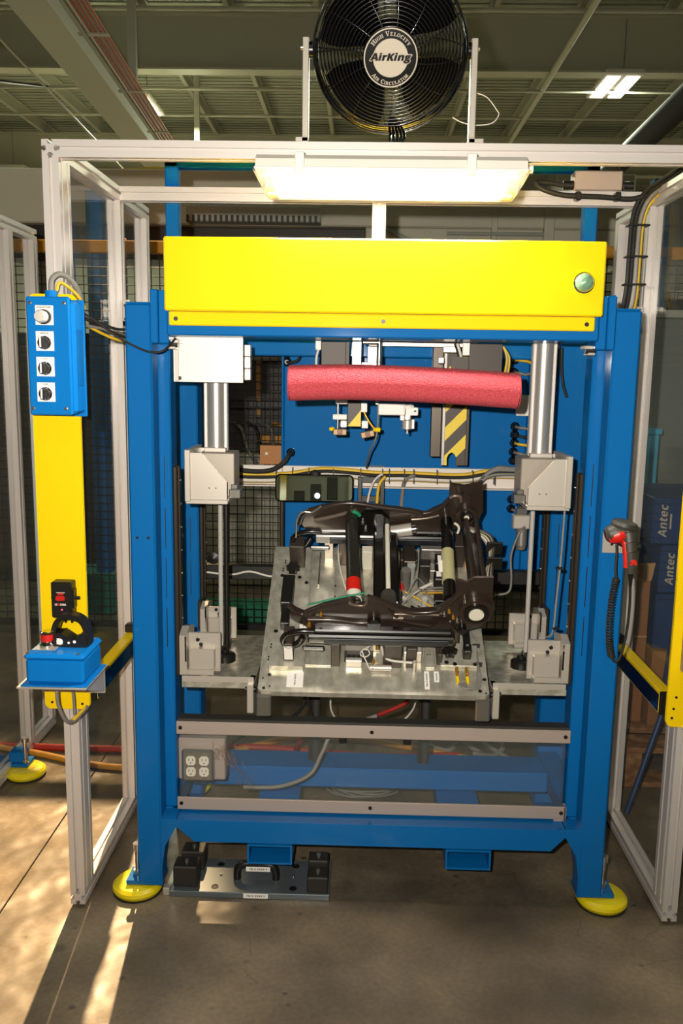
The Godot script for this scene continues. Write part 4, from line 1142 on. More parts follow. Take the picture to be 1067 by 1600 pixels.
# ---------------------------------------------------------------- back panel equipment
func back_gear():
	var b := thing("cable_tray", "pale horizontal tray carrying bundled cables across the blue back panel", "cable tray", V(0.03, 1.225, -0.69))
	part(b, "tray", G.new().bx(-0.60, 1.228, -0.712, 0.628, 1.302, -0.70, 0.002).bx(-0.60, 1.228, -0.70, 0.628, 1.232, -0.665, 0.001), M.tray)
	var off := [[-0.008, 0.004, M.cable_white, 0.008], [0.004, 0.01, M.rubber, 0.006], [0.012, -0.004, M.cable_yellow, 0.0075], [-0.014, -0.008, M.cable_yellow, 0.0065], [0.0, -0.012, M.cable_grey, 0.008]]
	for k in off.size():
		var a: Array = off[k]
		var p := []
		var y: float = 1.275 + a[0]
		var z: float = -0.675 + a[1]
		p = [V(-0.60, y - 0.012, z), V(-0.45, y - 0.018, z), V(-0.32, y - 0.012, z), V(-0.2, y + 0.008, z), V(-0.1, y + 0.005, z), V(0.0, y - 0.003, z), V(0.12, y - 0.002, z), V(0.25, y - 0.006, z), V(0.34, y - 0.004, z), V(0.42, y + 0.012, z), V(0.5, y + 0.014, z), V(0.60, y + 0.01, z)]
		part(b, "cable", G.new().hose(p, a[3], 7, 4), a[2])
	for x in [-0.36, -0.30, -0.24, -0.15, -0.05, 0.03, 0.055, 0.11, 0.145, 0.23, 0.36, 0.44]:
		part(b, "cable_tie", G.new().bx(x - 0.0015, 1.248, -0.695, x + 0.0015, 1.298, -0.652, 0.0005), M.black)
	for k in 6: part(b, "tray_slot", G.new().bx(-0.03 + 0.012 * k, 1.303, -0.705, -0.023 + 0.012 * k, 1.309, -0.70), M.black)
	# thick grey conduits at the right
	for k in 4:
		part(b, "conduit", G.new().hose([V(0.36, 1.20 - 0.02 * k, -0.66), V(0.385, 1.255, -0.655), V(0.42 + 0.006 * k, 1.285 + 0.008 * k, -0.65), V(0.5, 1.292 + 0.006 * k, -0.65), V(0.6, 1.285 + 0.008 * k, -0.655)], 0.009, 8), M.cable_grey if k != 1 else M.rubber)
	# black feed cable from a gland
	part(b, "cable", G.new().hose([V(-0.31, 1.35, -0.715), V(-0.31, 1.352, -0.66), V(-0.33, 1.32, -0.64), V(-0.38, 1.29, -0.645), V(-0.46, 1.285, -0.65), V(-0.58, 1.30, -0.66)], 0.009, 8), M.rubber)
	# ladder chain hanging from the tray
	var c := thing("cable_chain", "short black ladder chain guiding cables down behind the seat frame", "cable chain", V(0.0, 1.12, -0.64))
	for x in [-0.052, 0.03]: part(c, "side_bar", G.new().bx(x - 0.008, 1.10, -0.66, x + 0.008, 1.272, -0.64, 0.002), M.black)
	for y in [1.12, 1.18, 1.25]: part(c, "rung", G.new().bx(-0.05, y, -0.655, 0.03, y + 0.022, -0.645, 0.001), M.black)
	part(c, "cable", G.new().hose([V(0.03, 1.285, -0.64), V(0.0, 1.26, -0.635), V(-0.02, 1.2, -0.638), V(-0.03, 1.1, -0.65)], 0.0045, 6), M.cable_white)
	part(c, "cable", G.new().hose([V(0.04, 1.275, -0.64), V(0.02, 1.25, -0.635), V(0.012, 1.2, -0.638), V(0.01, 1.1, -0.65)], 0.006, 6), M.cable_yellow)
	solo("drop_cable", G.new().hose([V(0.15, 1.28, -0.66), V(0.115, 1.26, -0.67), V(0.105, 1.2, -0.69), V(0.10, 1.05, -0.70)], 0.0075, 8), M.cable_grey, "single grey cable dropping from the tray to the seat frame", "cable")
	# inspection mirror on a thin post
	var m := thing("mirror", "rectangular black framed mirror facing the viewer above the seat frame", "mirror", V(-0.216, 1.18, -0.6))
	var tb := Transform3D(Basis(Y, 0.036) * Basis(X, -0.155), V(-0.216, 1.233, -0.6))
	part(m, "frame", G.new().prism(rounded(-0.141, -0.05, 0.141, 0.05, 0.018), tb.origin, tb.basis.x, tb.basis.y, -0.02, 0.0), M.blade)
	part(m, "mirror_glass", G.new().prism(rounded(-0.136, -0.0455, 0.136, 0.0455, 0.015), tb.origin, tb.basis.x, tb.basis.y, 0.0, 0.0012), M.mirror)
	part(m, "ball_mount", G.new().lathe(V(-0.214, 1.286, -0.62), Y, [[0.02, -0.01], [0.018, 0.004], [0.008, 0.01], [0.0, 0.012]], 14), M.rubber)
	part(m, "post", G.new().cyl(V(-0.334, 0.95, -0.62), V(-0.334, 1.2, -0.62), 0.009, -1, 10), M.rail)
	# row of cable glands
	var gl := [[0.5, 1.70, 0], [0.5, 1.655, 0], [-0.325, 1.71, 0], [-0.325, 1.68, 0], [0.512, 1.46, 0], [0.512, 1.43, 0], [0.512, 1.40, 0], [0.51, 1.367, 0], [0.51, 1.335, 0], [0.512, 1.19, 0], [0.512, 1.155, 0], [-0.31, 1.35, 0]]
	for k in gl.size():
		var o := V(gl[k][0], gl[k][1], -0.715)
		var q := thing("cable_gland", GL[k], "cable gland", o, "black glands along the right of the back panel" if gl[k][0] > 0 else "black glands along the left of the back panel")
		part(q, "nut", G.new().lathe(o, Z, [[0.0165, 0.0], [0.0165, 0.008], [0.014, 0.01], [0.012, 0.026], [0.008, 0.03], [0.0, 0.03]], 14), M.gloss_black)
		if gl[k][0] > 0:
			var mt: Material = [M.cable_yellow, M.cable_grey, M.rubber][k % 3]
			part(q, "cable", G.new().hose([o + V(0, 0, 0.025), o + V(0.012, -0.002, 0.05), o + V(0.04, -0.006, 0.05), o + V(0.075, 0.012 if k % 2 else -0.02, 0.03)], 0.0055, 6), mt)
		elif k < 4:
			part(q, "cable", G.new().hose([o + V(0, 0, 0.025), o + V(0.02, -0.002, 0.045), o + V(0.045, 0.01, 0.04), o + V(0.05, 0.045, 0.02)], 0.006, 6), M.cable_yellow if k == 2 else M.rubber)
	# white switch box and cable loops at the right of the panel
	var j := thing("valve_box", "pale rectangular plate behind the right silver cylinder on the back panel", "plate", V(0.565, 1.50, -0.66))
	part(j, "plate", G.new().bx(0.51, 1.50, -0.70, 0.66, 1.575, -0.685, 0.002), M.label)
	part(j, "latch", G.new().bx(0.625, 1.53, -0.685, 0.635, 1.55, -0.68, 0.001), M.black)
	var l := thing("cable_loop", "looped yellow and grey cables beside the right silver cylinder", "cable", V(0.6, 1.6, -0.6))
	for k in 3:
		part(l, "cable", G.new().hose([V(0.575, 1.75, -0.6), V(0.60 + 0.014 * k, 1.745, -0.58), V(0.615 + 0.014 * k, 1.69, -0.575), V(0.605 + 0.013 * k, 1.63, -0.58), V(0.58, 1.59 - 0.012 * k, -0.6)], 0.0065, 8), [M.cable_yellow, M.rubber, M.cable_grey][k])
	part(l, "cable", G.new().hose([V(0.62, 1.74, -0.5), V(0.622, 1.68, -0.5), V(0.63, 1.62, -0.5), V(0.645, 1.575, -0.5)], 0.005, 8), M.rubber)
	# regulator below the right cylinder mount
	var r := thing("regulator", "small metal air regulator below the right cylinder bracket", "regulator", V(0.5, 1.05, -0.55))
	part(r, "body", G.new().bx(0.49, 1.11, -0.57, 0.55, 1.16, -0.53, 0.004), M.alu)
	part(r, "bowl", G.new().lathe(V(0.525, 1.03, -0.55), Y, [[0.0, 0.0], [0.016, 0.004], [0.02, 0.02], [0.02, 0.08]], 18), M.alu_dk)
	part(r, "fitting", G.new().bx(0.50, 1.16, -0.565, 0.54, 1.185, -0.535, 0.003).bx(0.51, 1.185, -0.56, 0.535, 1.205, -0.54, 0.002), M.steel)
	part(r, "tube", G.new().hose([V(0.53, 1.12, -0.525), V(0.51, 1.10, -0.51), V(0.485, 1.02, -0.51), V(0.49, 0.93, -0.51), V(0.48, 0.885, -0.51), V(0.43, 0.875, -0.51)], 0.0042, 6), M.cable_grey)
	var s := thing("lift_cable", "thin grey cable running down beside the right dark linear rail", "cable", V(0.56, 0.8, -0.12))
	part(s, "cable", G.new().hose([V(0.565, 1.25, -0.10), V(0.562, 1.1, -0.10), V(0.556, 0.98, -0.10), V(0.55, 0.87, -0.10), V(0.535, 0.845, -0.12)], 0.0036, 6), M.cable_grey)
	for y in [1.07, 0.88]: part(s, "clip", G.new().bx(0.548, y - 0.004, -0.105, 0.568, y + 0.004, -0.093, 0.001), M.black)
	var bt := thing("bracket_plate", "small orange-brown plate beside the left edge of the blue back panel", "plate", V(-0.39, 1.305, -0.7))
	part(bt, "plate", G.new().bx(-0.425, 1.305, -0.715, -0.345, 1.375, -0.705, 0.001), M.brown_post)
	bolt(bt, V(-0.4, 1.345, -0.705), Z, 0.006, 0.004, M.steel)

# ---------------------------------------------------------------- tilted fixture and seat frame
# fixture axes: u to the right, v up the slope, n out of the plate
var FO := Vector3(0, 0.701, 0.02)
var FT := deg_to_rad(31.0)

func FV() -> Vector3: return Vector3(0, sin(FT), -cos(FT))
func FN() -> Vector3: return Vector3(0, cos(FT), sin(FT))
func fx() -> Transform3D: return Transform3D(Basis(X, FV(), FN()), FO)
func F(u: float, v: float, n: float) -> Vector3: return FO + X * u + FV() * v + FN() * n
func fg() -> G: return G.new().at(fx())

func seat_post(p: Node3D, u0: float, v0: float, u1: float, v1: float, n0: float, n1: float, m: Material, called := "support_block"):
	part(p, called, fg().bx(u0, v0, n0, u1, v1, n1, 0.002), m)

func fixture():
	var t := thing("fixture_plate", "tilted aluminium fixture plate covered with blocks, knobs and sensors", "fixture", V(0, 0.66, -0.2))
	part(t, "base_plate", fg().prism([[-0.347, 0.012], [-0.335, 0.0], [0.335, 0.0], [0.347, 0.012], [0.347, 0.64], [-0.347, 0.64]], Vector3.ZERO, X, Vector3(0, 1, 0), -0.02, 0.0), M.galv)
	for p in [[-0.329, 0.013, 0.005], [-0.316, 0.064, 0.006], [-0.335, 0.05, 0.003], [-0.312, 0.02, 0.003], [0.337, 0.064, 0.006], [0.32, 0.02, 0.006], [0.337, 0.012, 0.003], [-0.13, 0.45, 0.005], [-0.13, 0.40, 0.005], [-0.13, 0.37, 0.005]]:
		part(t, "bolt_hole", fg().cyl(V(p[0], p[1], -0.001), V(p[0], p[1], 0.0006), p[2], -1, 12), M.black)
	var sp := part(t, "riser_plate", fg().prism([[-0.325, 0.09], [-0.318, 0.08], [-0.215, 0.08], [-0.21, 0.09], [-0.215, 0.60], [-0.34, 0.61], [-0.345, 0.58]], Vector3.ZERO, X, Vector3(0, 1, 0), 0.0, 0.022), M.galv)
	for p in [[-0.309, 0.472], [-0.309, 0.221], [-0.25, 0.465], [-0.225, 0.44]]:
		part(sp, "bolt_hole", fg().cyl(V(p[0], p[1], 0.0215), V(p[0], p[1], 0.0226), 0.007, -1, 12), M.black)
	for p in [[-0.303, 0.54], [-0.308, 0.5], [-0.318, 0.16], [-0.322, 0.11]]:
		part(sp, "stamped_mark", fg().bx(p[0] - 0.003, p[1] - 0.009, 0.022, p[0] + 0.002, p[1] - 0.002, 0.0224).bx(p[0] - 0.003, p[1] + 0.002, 0.022, p[0] + 0.002, p[1] + 0.009, 0.0224), M.ink)
	part(t, "inner_plate", fg().bx(-0.21, 0.10, 0.0, -0.13, 0.60, 0.006, 0.001), M.galv)
	# knobs with lobes
	for p in [[-0.273, 0.487, 0.022], [0.235, 0.144, 0.012]]:
		var kp := []
		for k in 36:
			var a := TAU * k / 36
			var r := 0.019 + 0.0035 * cos(a * 6.0)
			kp.append([r * cos(a), r * sin(a)])
		part(t, "knob", fg().prism(kp, V(p[0], p[1], p[2] + 0.012), X, Vector3(0, 1, 0), 0.0, 0.02).cyl(V(p[0], p[1], p[2]), V(p[0], p[1], p[2] + 0.013), 0.009, -1, 12), M.black)
	part(t, "knob_plate", fg().bx(0.205, 0.105, 0.0, 0.325, 0.215, 0.012, 0.002), M.galv)
	for p in [[0.225, 0.118], [0.25, 0.112], [0.312, 0.112]]: part(t, "bolt_hole", fg().cyl(V(p[0], p[1], 0.0115), V(p[0], p[1], 0.0126), 0.007, -1, 12), M.black)
	# locating blocks and posts
	seat_post(t, -0.30, 0.30, -0.262, 0.43, 0.022, 0.07, M.black, "clamp_post")
	seat_post(t, -0.295, 0.225, -0.268, 0.30, 0.022, 0.055, M.black, "clamp_post")
	seat_post(t, -0.275, 0.10, -0.245, 0.175, 0.022, 0.10, M.oxide)
	seat_post(t, -0.285, 0.51, -0.235, 0.565, 0.022, 0.12, M.oxide)
	seat_post(t, -0.13, 0.10, -0.103, 0.205, 0.0, 0.102, M.oxide)
	seat_post(t, 0.03, 0.10, 0.085, 0.20, 0.0, 0.102, M.oxide)
	seat_post(t, 0.10, 0.10, 0.13, 0.185, 0.0, 0.09, M.oxide)
	seat_post(t, 0.195, 0.115, 0.21, 0.21, 0.0, 0.05, M.oxide)
	seat_post(t, -0.02, 0.23, 0.01, 0.29, 0.0, 0.07, M.oxide)
	seat_post(t, 0.16, 0.53, 0.25, 0.60, 0.0, 0.10, M.alu_dk)
	seat_post(t, 0.17, 0.48, 0.245, 0.52, 0.0, 0.05, M.alu_dk)
	seat_post(t, 0.27, 0.55, 0.31, 0.63, 0.0, 0.10, M.oxide)
	seat_post(t, -0.12, 0.55, -0.09, 0.62, 0.0, 0.11, M.rail)
	seat_post(t, 0.10, 0.48, 0.14, 0.60, 0.0, 0.09, M.rail)
	seat_post(t, -0.17, 0.575, -0.14, 0.63, 0.0, 0.09, M.alu)
	seat_post(t, 0.03, 0.42, 0.09, 0.5, 0.0, 0.035, M.machine_dk)
	for q in [[0.055, 0.30, 0.075, 0.345, 0.09], [0.15, 0.44, 0.185, 0.475, 0.11], [0.09, 0.53, 0.15, 0.58, 0.05], [0.045, 0.55, 0.075, 0.60, 0.12], [0.20, 0.36, 0.245, 0.40, 0.03], [-0.09, 0.47, -0.07, 0.53, 0.10], [-0.02, 0.57, 0.02, 0.63, 0.13], [0.26, 0.30, 0.30, 0.42, 0.05], [0.12, 0.28, 0.15, 0.33, 0.04]]:
		seat_post(t, q[0], q[1], q[2], q[3], 0.0, q[4], M.oxide if q[0] < 0.12 else M.black)
	for q in [[0.075, 0.35, 0.012, 0.09], [0.125, 0.47, 0.014, 0.085], [0.165, 0.34, 0.010, 0.06]]:
		part(t, "clear_cup", fg().cyl(V(q[0], q[1], 0.0), V(q[0], q[1], q[3]), q[2], -1, 16), M.cup)
	for q in [[0.02, 0.36, 0.07, 0.30], [0.09, 0.31, 0.20, 0.34], [0.17, 0.40, 0.10, 0.34]]:
		part(t, "wire", fg().hose([V(q[0], q[1], 0.06), V((q[0] + q[2]) / 2, (q[1] + q[3]) / 2 + 0.02, 0.10), V(q[2], q[3], 0.04)], 0.0025, 6), M.cable_grey)
	# bright clamps at the front
	for q in [[-0.085, 0.165, -0.012, 0.185, 0.05], [-0.011, 0.165, 0.02, 0.185, 0.05], [-0.085, 0.10, -0.035, 0.115, 0.03], [-0.09, 0.186, 0.015, 0.24, 0.04]]:
		part(t, "clamp", fg().bx(q[0], q[1], 0.0, q[2], q[3], q[4], 0.002), M.alu)
	for p in [[-0.075, 0.215], [-0.045, 0.215], [-0.075, 0.198], [-0.045, 0.198], [-0.075, 0.14], [-0.06, 0.14], [-0.045, 0.14]]: part(t, "bolt_hole", fg().cyl(V(p[0], p[1], 0.0), V(p[0], p[1], 0.0412 if p[1] > 0.19 else 0.006), 0.0055, -1, 10), M.black)
	part(t, "clamp_base", fg().bx(-0.09, 0.118, 0.0, 0.0, 0.163, 0.004), M.machine_dk)
	part(t, "clamp", fg().cyl(V(0.003, 0.215, 0.0), V(0.003, 0.215, 0.062), 0.015, -1, 16).cyl(V(-0.01, 0.09, 0.012), V(0.055, 0.09, 0.012), 0.01, -1, 12), M.alu)
	part(t, "clamp", fg().bx(0.092, 0.125, 0.0, 0.148, 0.15, 0.045, 0.002).cyl(V(0.125, 0.09, 0.0), V(0.125, 0.09, 0.045), 0.006, -1, 10), M.alu)
	part(t, "rail_strip", fg().bx(0.16, 0.10, 0.0, 0.188, 0.245, 0.008, 0.001), M.galv)
	for u in [0.168, 0.176]: part(t, "bolt_hole", fg().cyl(V(u, 0.15, 0.0075), V(u, 0.15, 0.0085), 0.0025, -1, 8), M.black)
	part(t, "air_line", fg().hose([V(0.02, 0.25, 0.05), V(0.022, 0.18, 0.05), V(0.03, 0.115, 0.045), V(0.05, 0.098, 0.04), V(0.09, 0.096, 0.035), V(0.118, 0.094, 0.035)], 0.004, 6), M.cable_white)
	part(t, "air_line", fg().hose([V(0.0, 0.155, 0.05), V(-0.015, 0.14, 0.05), V(-0.035, 0.125, 0.05), V(-0.04, 0.108, 0.05), V(-0.025, 0.10, 0.05), V(-0.012, 0.112, 0.05), V(-0.02, 0.125, 0.055), V(-0.035, 0.118, 0.055), V(-0.02, 0.085, 0.04), V(-0.008, 0.075, 0.02), V(0.006, 0.10, 0.02)], 0.0022, 6), M.cable_white)
	part(t, "air_fitting", fg().cyl(V(0.012, 0.15, 0.03), V(0.012, 0.15, 0.055), 0.006, -1, 10).cyl(V(0.0, 0.105, 0.0), V(0.0, 0.105, 0.03), 0.004, -1, 8), M.gold)
	# lever, gold test pins with yellow sleeves, grey wire loops
	part(t, "lever", fg().bx(0.276, 0.13, 0.0, 0.300, 0.165, 0.05, 0.003).bx(0.278, 0.15, 0.03, 0.298, 0.255, 0.055, 0.006), M.black)
	for u in [0.255, 0.285]:
		part(t, "test_pin", fg().cyl(V(u, 0.10, 0.006), V(u, 0.078, 0.006), 0.0055, -1, 10).cyl(V(u, 0.078, 0.006), V(u, 0.068, 0.006), 0.004, -1, 10), M.gold)
		part(t, "pin_sleeve", fg().cyl(V(u, 0.066, 0.006), V(u, 0.042, 0.006), 0.0058, 0.0045, 10), M.yellow)
	for k in 4:
		part(t, "pin_wire", fg().hose([V(0.256 + 0.008 * k, 0.045, 0.006), V(0.262 + 0.007 * k, 0.03 - 0.002 * k, 0.008), V(0.28 + 0.005 * k, 0.02, 0.008 + 0.002 * k), V(0.305 + 0.004 * k, 0.026, 0.008), V(0.315 + 0.003 * k, 0.06, 0.008), V(0.32, 0.11, 0.008 + 0.002 * k), V(0.322, 0.19, 0.008), V(0.31, 0.25, 0.008), V(0.28, 0.275, 0.01)], 0.0028, 6), M.cable_grey)
	for p in [[0.322, 0.115], [0.322, 0.19]]: part(t, "cable_tie", fg().bx(p[0] - 0.012, p[1] - 0.003, 0.0, p[0] + 0.012, p[1] + 0.003, 0.016, 0.001), M.black)
	# paper labels
	for q in [[-0.262, 0.018, -0.212, 0.076, 0.0], [0.155, 0.022, 0.17, 0.09, 0.0], [0.185, 0.05, 0.2, 0.09, 0.0], [-0.235, 0.235, -0.21, 0.28, 0.022], [-0.095, 0.206, -0.065, 0.216, 0.041]]:
		var lb := part(t, "paper_label", fg().bx(q[0], q[1], q[4], q[2], q[3], q[4] + 0.0006), M.label)
		var vert: bool = (q[3] - q[1]) > (q[2] - q[0])
		if vert:
			var cc := F((q[0] + q[2]) / 2, (q[1] + q[3]) / 2, q[4] + 0.0007)
			part(lb, "lettering", G.new().text("TM-X-XXXX", cc, FV(), -X, 0.005, sans, 0.0002, (q[3] - q[1]) * 0.75), M.ink)
	part(t, "paper_label", G.new().at(Transform3D(Basis(X, FN(), -FV()), F(-0.26, 0.0995, 0.06))).bx(-0.012, -0.03, 0.0, 0.014, 0.03, -0.001), M.label)
	# wired sensors and glass-clear tubing in the middle
	part(t, "sensor", fg().bx(0.20, 0.415, 0.03, 0.235, 0.455, 0.075, 0.003).bx(0.205, 0.475, 0.05, 0.24, 0.525, 0.09, 0.003), M.black)
	for p in [[0.207, 0.427, 0.0765], [0.213, 0.488, 0.0915]]:
		part(t, "paper_label", fg().bx(p[0], p[1], p[2], p[0] + 0.016, p[1] + 0.024, p[2] + 0.001), M.label)
	part(t, "sensor", fg().cyl(V(0.105, 0.42, 0.0), V(0.105, 0.42, 0.11), 0.016, -1, 14).cyl(V(0.075, 0.50, 0.0), V(0.075, 0.50, 0.12), 0.012, -1, 14), M.alu_dk)
	part(t, "sensor_cap", fg().lathe(V(0.075, 0.5, 0.12), V(0, 0, 1), [[0.013, 0.0], [0.013, 0.006], [0.008, 0.008], [0.0, 0.008]], 14), M.chrome)
	part(t, "tubing", fg().hose([V(0.075, 0.5, 0.125), V(0.08, 0.46, 0.12), V(0.07, 0.40, 0.09), V(0.045, 0.34, 0.05), V(0.02, 0.32, 0.03)], 0.005, 6), M.cable_white)
	part(t, "tubing", fg().hose([V(0.09, 0.42, 0.06), V(0.10, 0.36, 0.06), V(0.13, 0.32, 0.05), V(0.18, 0.30, 0.04)], 0.004, 6), M.cable_grey)
	part(t, "tubing", fg().hose([V(0.03, 0.40, 0.05), V(0.08, 0.38, 0.06), V(0.13, 0.36, 0.05), V(0.19, 0.31, 0.05)], 0.003, 6), M.cable_yellow)
	part(t, "tubing", fg().hose([V(0.10, 0.33, 0.06), V(0.14, 0.37, 0.065), V(0.19, 0.41, 0.06)], 0.006, 6), M.cable_white)
	part(t, "tubing_collar", fg().cyl(V(0.088, 0.395, 0.07), V(0.094, 0.372, 0.065), 0.006, -1, 10), M.red)
	for k in 2:
		part(t, "test_pin", fg().cyl(V(0.16, 0.385 + 0.022 * k, 0.04), V(0.24, 0.39 + 0.022 * k, 0.04), 0.0045, -1, 8), M.gold if k == 0 else M.steel)
	part(t, "folded_card", fg().bx(-0.085, 0.545, 0.0, -0.045, 0.58, 0.085, 0.001).bx(-0.04, 0.53, 0.0, -0.005, 0.56, 0.085, 0.001), M.cream)
	part(t, "folded_card", fg().bx(0.315, 0.55, 0.0, 0.345, 0.64, 0.05, 0.001), M.carton_lt)
	part(t, "air_line", fg().hose([V(-0.12, 0.6, 0.07), V(-0.12, 0.53, 0.05), V(-0.105, 0.46, 0.03), V(-0.09, 0.42, 0.01)], 0.003, 6), M.cable_white)
	part(t, "hinge_rod", fg().cyl(V(-0.185, 0.44, 0.012), V(-0.185, 0.6, 0.012), 0.003, -1, 8), M.steel)
	# legs and hooks under the plate
	for s in [-1.0, 1.0]:
		part(t, "hook", G.new().hose([V(s * 0.325, 0.694, -0.06), V(s * 0.325, 0.69, 0.0), V(s * 0.325, 0.678, 0.022), V(s * 0.325, 0.65, 0.026), V(s * 0.325, 0.625, 0.024)], 0.001, 4).bx(s * 0.305, 0.625, 0.018, s * 0.348, 0.69, 0.03, 0.004).bx(s * 0.305, 0.682, -0.04, s * 0.348, 0.692, 0.026, 0.003), M.steel)
		part(t, "leg_plate", G.new().bx(s * 0.385, 0.61, -0.12, s * 0.365, 0.70, -0.03, 0.002), M.alu)
		part(t, "pivot_pin", G.new().cyl(V(s * 0.392, 0.68, -0.05), V(s * 0.36, 0.68, -0.05), 0.009, -1, 10), M.black)

func side_plate(p: Node3D, called: String, poly: Array, v: float, th: float, m: Material):
	# outline in u and n, standing across the slope at v
	part(p, called, G.new().prism(poly, FO + FV() * v, X, FN(), -th / 2, th / 2), m)

func seat():
	var t := thing("seat_frame", "dark brown car seat frame with motors and wiring clamped on the fixture", "seat frame", F(0, 0.35, 0.05))
	var near := [[-0.253, 0.227], [-0.235, 0.206], [-0.211, 0.192], [-0.162, 0.221], [-0.124, 0.242], [-0.078, 0.262], [-0.057, 0.233], [-0.030, 0.234], [-0.022, 0.266], [0.026, 0.246], [0.103, 0.211], [0.178, 0.218], [0.221, 0.260], [0.253, 0.314], [0.329, 0.290], [0.348, 0.210], [0.325, 0.154], [0.261, 0.123], [0.207, 0.125], [0.107, 0.13], [-0.048, 0.135], [-0.202, 0.132], [-0.250, 0.163]]
	side_plate(t, "side_member", near, 0.15, 0.012, M.seat)
	# rolled upper flange and pressed ribs of the near member
	part(t, "flange", hose_uv([[-0.255, 0.232], [-0.235, 0.21], [-0.211, 0.196], [-0.162, 0.225], [-0.124, 0.245], [-0.078, 0.264]], 0.135, 0.006), M.seat)
	part(t, "flange", hose_uv([[-0.02, 0.266], [0.026, 0.248], [0.103, 0.214], [0.178, 0.221], [0.221, 0.262], [0.25, 0.31]], 0.135, 0.007), M.seat)
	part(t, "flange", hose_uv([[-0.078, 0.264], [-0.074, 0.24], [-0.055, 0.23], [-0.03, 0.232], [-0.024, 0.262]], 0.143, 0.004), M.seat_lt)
	part(t, "rib", hose_uv([[-0.20, 0.165], [-0.12, 0.165], [-0.05, 0.155], [0.0, 0.16]], 0.142, 0.008), M.seat)
	part(t, "rib", hose_uv([[0.03, 0.235], [0.05, 0.20], [0.09, 0.165], [0.15, 0.15], [0.22, 0.14]], 0.143, 0.006), M.seat)
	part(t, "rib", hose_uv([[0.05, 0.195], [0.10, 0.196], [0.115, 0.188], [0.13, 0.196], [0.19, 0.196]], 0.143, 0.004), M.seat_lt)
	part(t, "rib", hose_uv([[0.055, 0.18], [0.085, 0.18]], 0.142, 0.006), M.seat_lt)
	part(t, "lift_link", G.new().prism([[-0.21, 0.155], [-0.15, 0.168], [-0.05, 0.158], [0.02, 0.148], [0.02, 0.138], [-0.06, 0.14], [-0.2, 0.138]], FO + FV() * 0.135, X, FN(), -0.006, 0.006), M.seat)
	part(t, "pivot", cyl_v(-0.002, 0.165, 0.16, 0.125, 0.02), M.seat_blk)
	part(t, "pivot", cyl_v(-0.195, 0.155, 0.16, 0.125, 0.006), M.gold)
	part(t, "riser_bracket", G.new().prism([[0.16, 0.10], [0.165, 0.155], [0.19, 0.18], [0.225, 0.175], [0.25, 0.14], [0.255, 0.095]], FO + FV() * 0.13, X, FN(), -0.005, 0.005), M.seat)
	part(t, "pivot", cyl_v(0.205, 0.135, 0.14, 0.118, 0.006), M.steel)
	part(t, "pivot", cyl_v(0.262, 0.15, 0.16, 0.118, 0.012), M.seat_blk)
	for q in [[-0.075, 0.245], [0.205, 0.20], [0.218, 0.215], [0.232, 0.19], [0.245, 0.175], [0.195, 0.21], [0.225, 0.165], [-0.16, 0.19]]:
		part(t, "rivet", cyl_v(q[0], q[1], 0.15, 0.135, 0.0045), M.gold if int(q[0] * 1000) % 2 == 0 else M.steel)
	# recliner, near side
	side_plate(t, "recliner_bracket", [[0.232, 0.262], [0.226, 0.357], [0.243, 0.35], [0.256, 0.345], [0.276, 0.364], [0.330, 0.366], [0.337, 0.277], [0.350, 0.24], [0.335, 0.19], [0.29, 0.175], [0.25, 0.2]], 0.135, 0.008, M.seat)
	part(t, "recliner_hub", cyl_v(0.292, 0.241, 0.13, 0.112, 0.05), M.seat)
	part(t, "recliner_hub", cyl_v(0.292, 0.241, 0.112, 0.106, 0.037), M.seat_blk)
	part(t, "recliner_disc", cyl_v(0.292, 0.241, 0.106, 0.102, 0.022), M.cream)
	part(t, "bolt", cyl_v(0.26, 0.27, 0.13, 0.115, 0.008), M.steel)
	# slide rails: lower black channel with a rolled front end
	for q in [[0.12, 0.128, -0.20, 0.24], [0.55, 0.142, -0.20, 0.27]]:
		var v: float = q[0]; var n: float = q[1]
		part(t, "slide_rail", fg().bx(q[2], v - 0.02, n - 0.025, q[3], v + 0.02, n + 0.012, 0.005).bx(q[2] + 0.02, v - 0.012, n + 0.012, q[3] - 0.01, v + 0.012, n + 0.028, 0.004), M.seat_blk)
		part(t, "rail_lip", fg().bx(q[2] + 0.05, v - 0.024, n - 0.02, q[3] - 0.02, v - 0.02, n + 0.004, 0.001), M.navy_dk)
		part(t, "towel_bar", fg().hose([V(q[2] + 0.02, v - 0.01, n + 0.02), V(q[2] - 0.02, v - 0.012, n + 0.022), V(q[2] - 0.06, v - 0.012, n + 0.01), V(q[2] - 0.075, v - 0.012, n - 0.02), V(q[2] - 0.06, v - 0.012, n - 0.045), V(q[2] - 0.03, v - 0.012, n - 0.03), V(q[2] - 0.015, v - 0.012, n + 0.0)], 0.009, 8), M.seat_blk)
		part(t, "release_lever", fg().bx(q[2] - 0.015, v - 0.03, n - 0.045, q[2] + 0.05, v - 0.018, n - 0.03, 0.003), M.seat_blk)
	# far side member and recliner
	var far := [[-0.246, 0.198], [-0.228, 0.249], [-0.181, 0.269], [-0.087, 0.290], [0.028, 0.274], [0.112, 0.263], [0.165, 0.250], [0.215, 0.284], [0.241, 0.320], [0.262, 0.26], [0.277, 0.185], [0.140, 0.150], [-0.054, 0.152], [-0.226, 0.160]]
	side_plate(t, "side_member", far, 0.55, 0.012, M.seat)
	part(t, "flange", hose_uv([[-0.25, 0.2], [-0.228, 0.251], [-0.181, 0.272], [-0.087, 0.294], [0.028, 0.278], [0.112, 0.266], [0.165, 0.252]], 0.535, 0.008), M.seat)
	part(t, "flange", hose_uv([[0.13, 0.252], [0.18, 0.262], [0.215, 0.286], [0.24, 0.32]], 0.535, 0.007), M.seat)
	part(t, "rib", hose_uv([[-0.2, 0.215], [-0.13, 0.235], [-0.06, 0.262]], 0.54, 0.007), M.seat_lt)
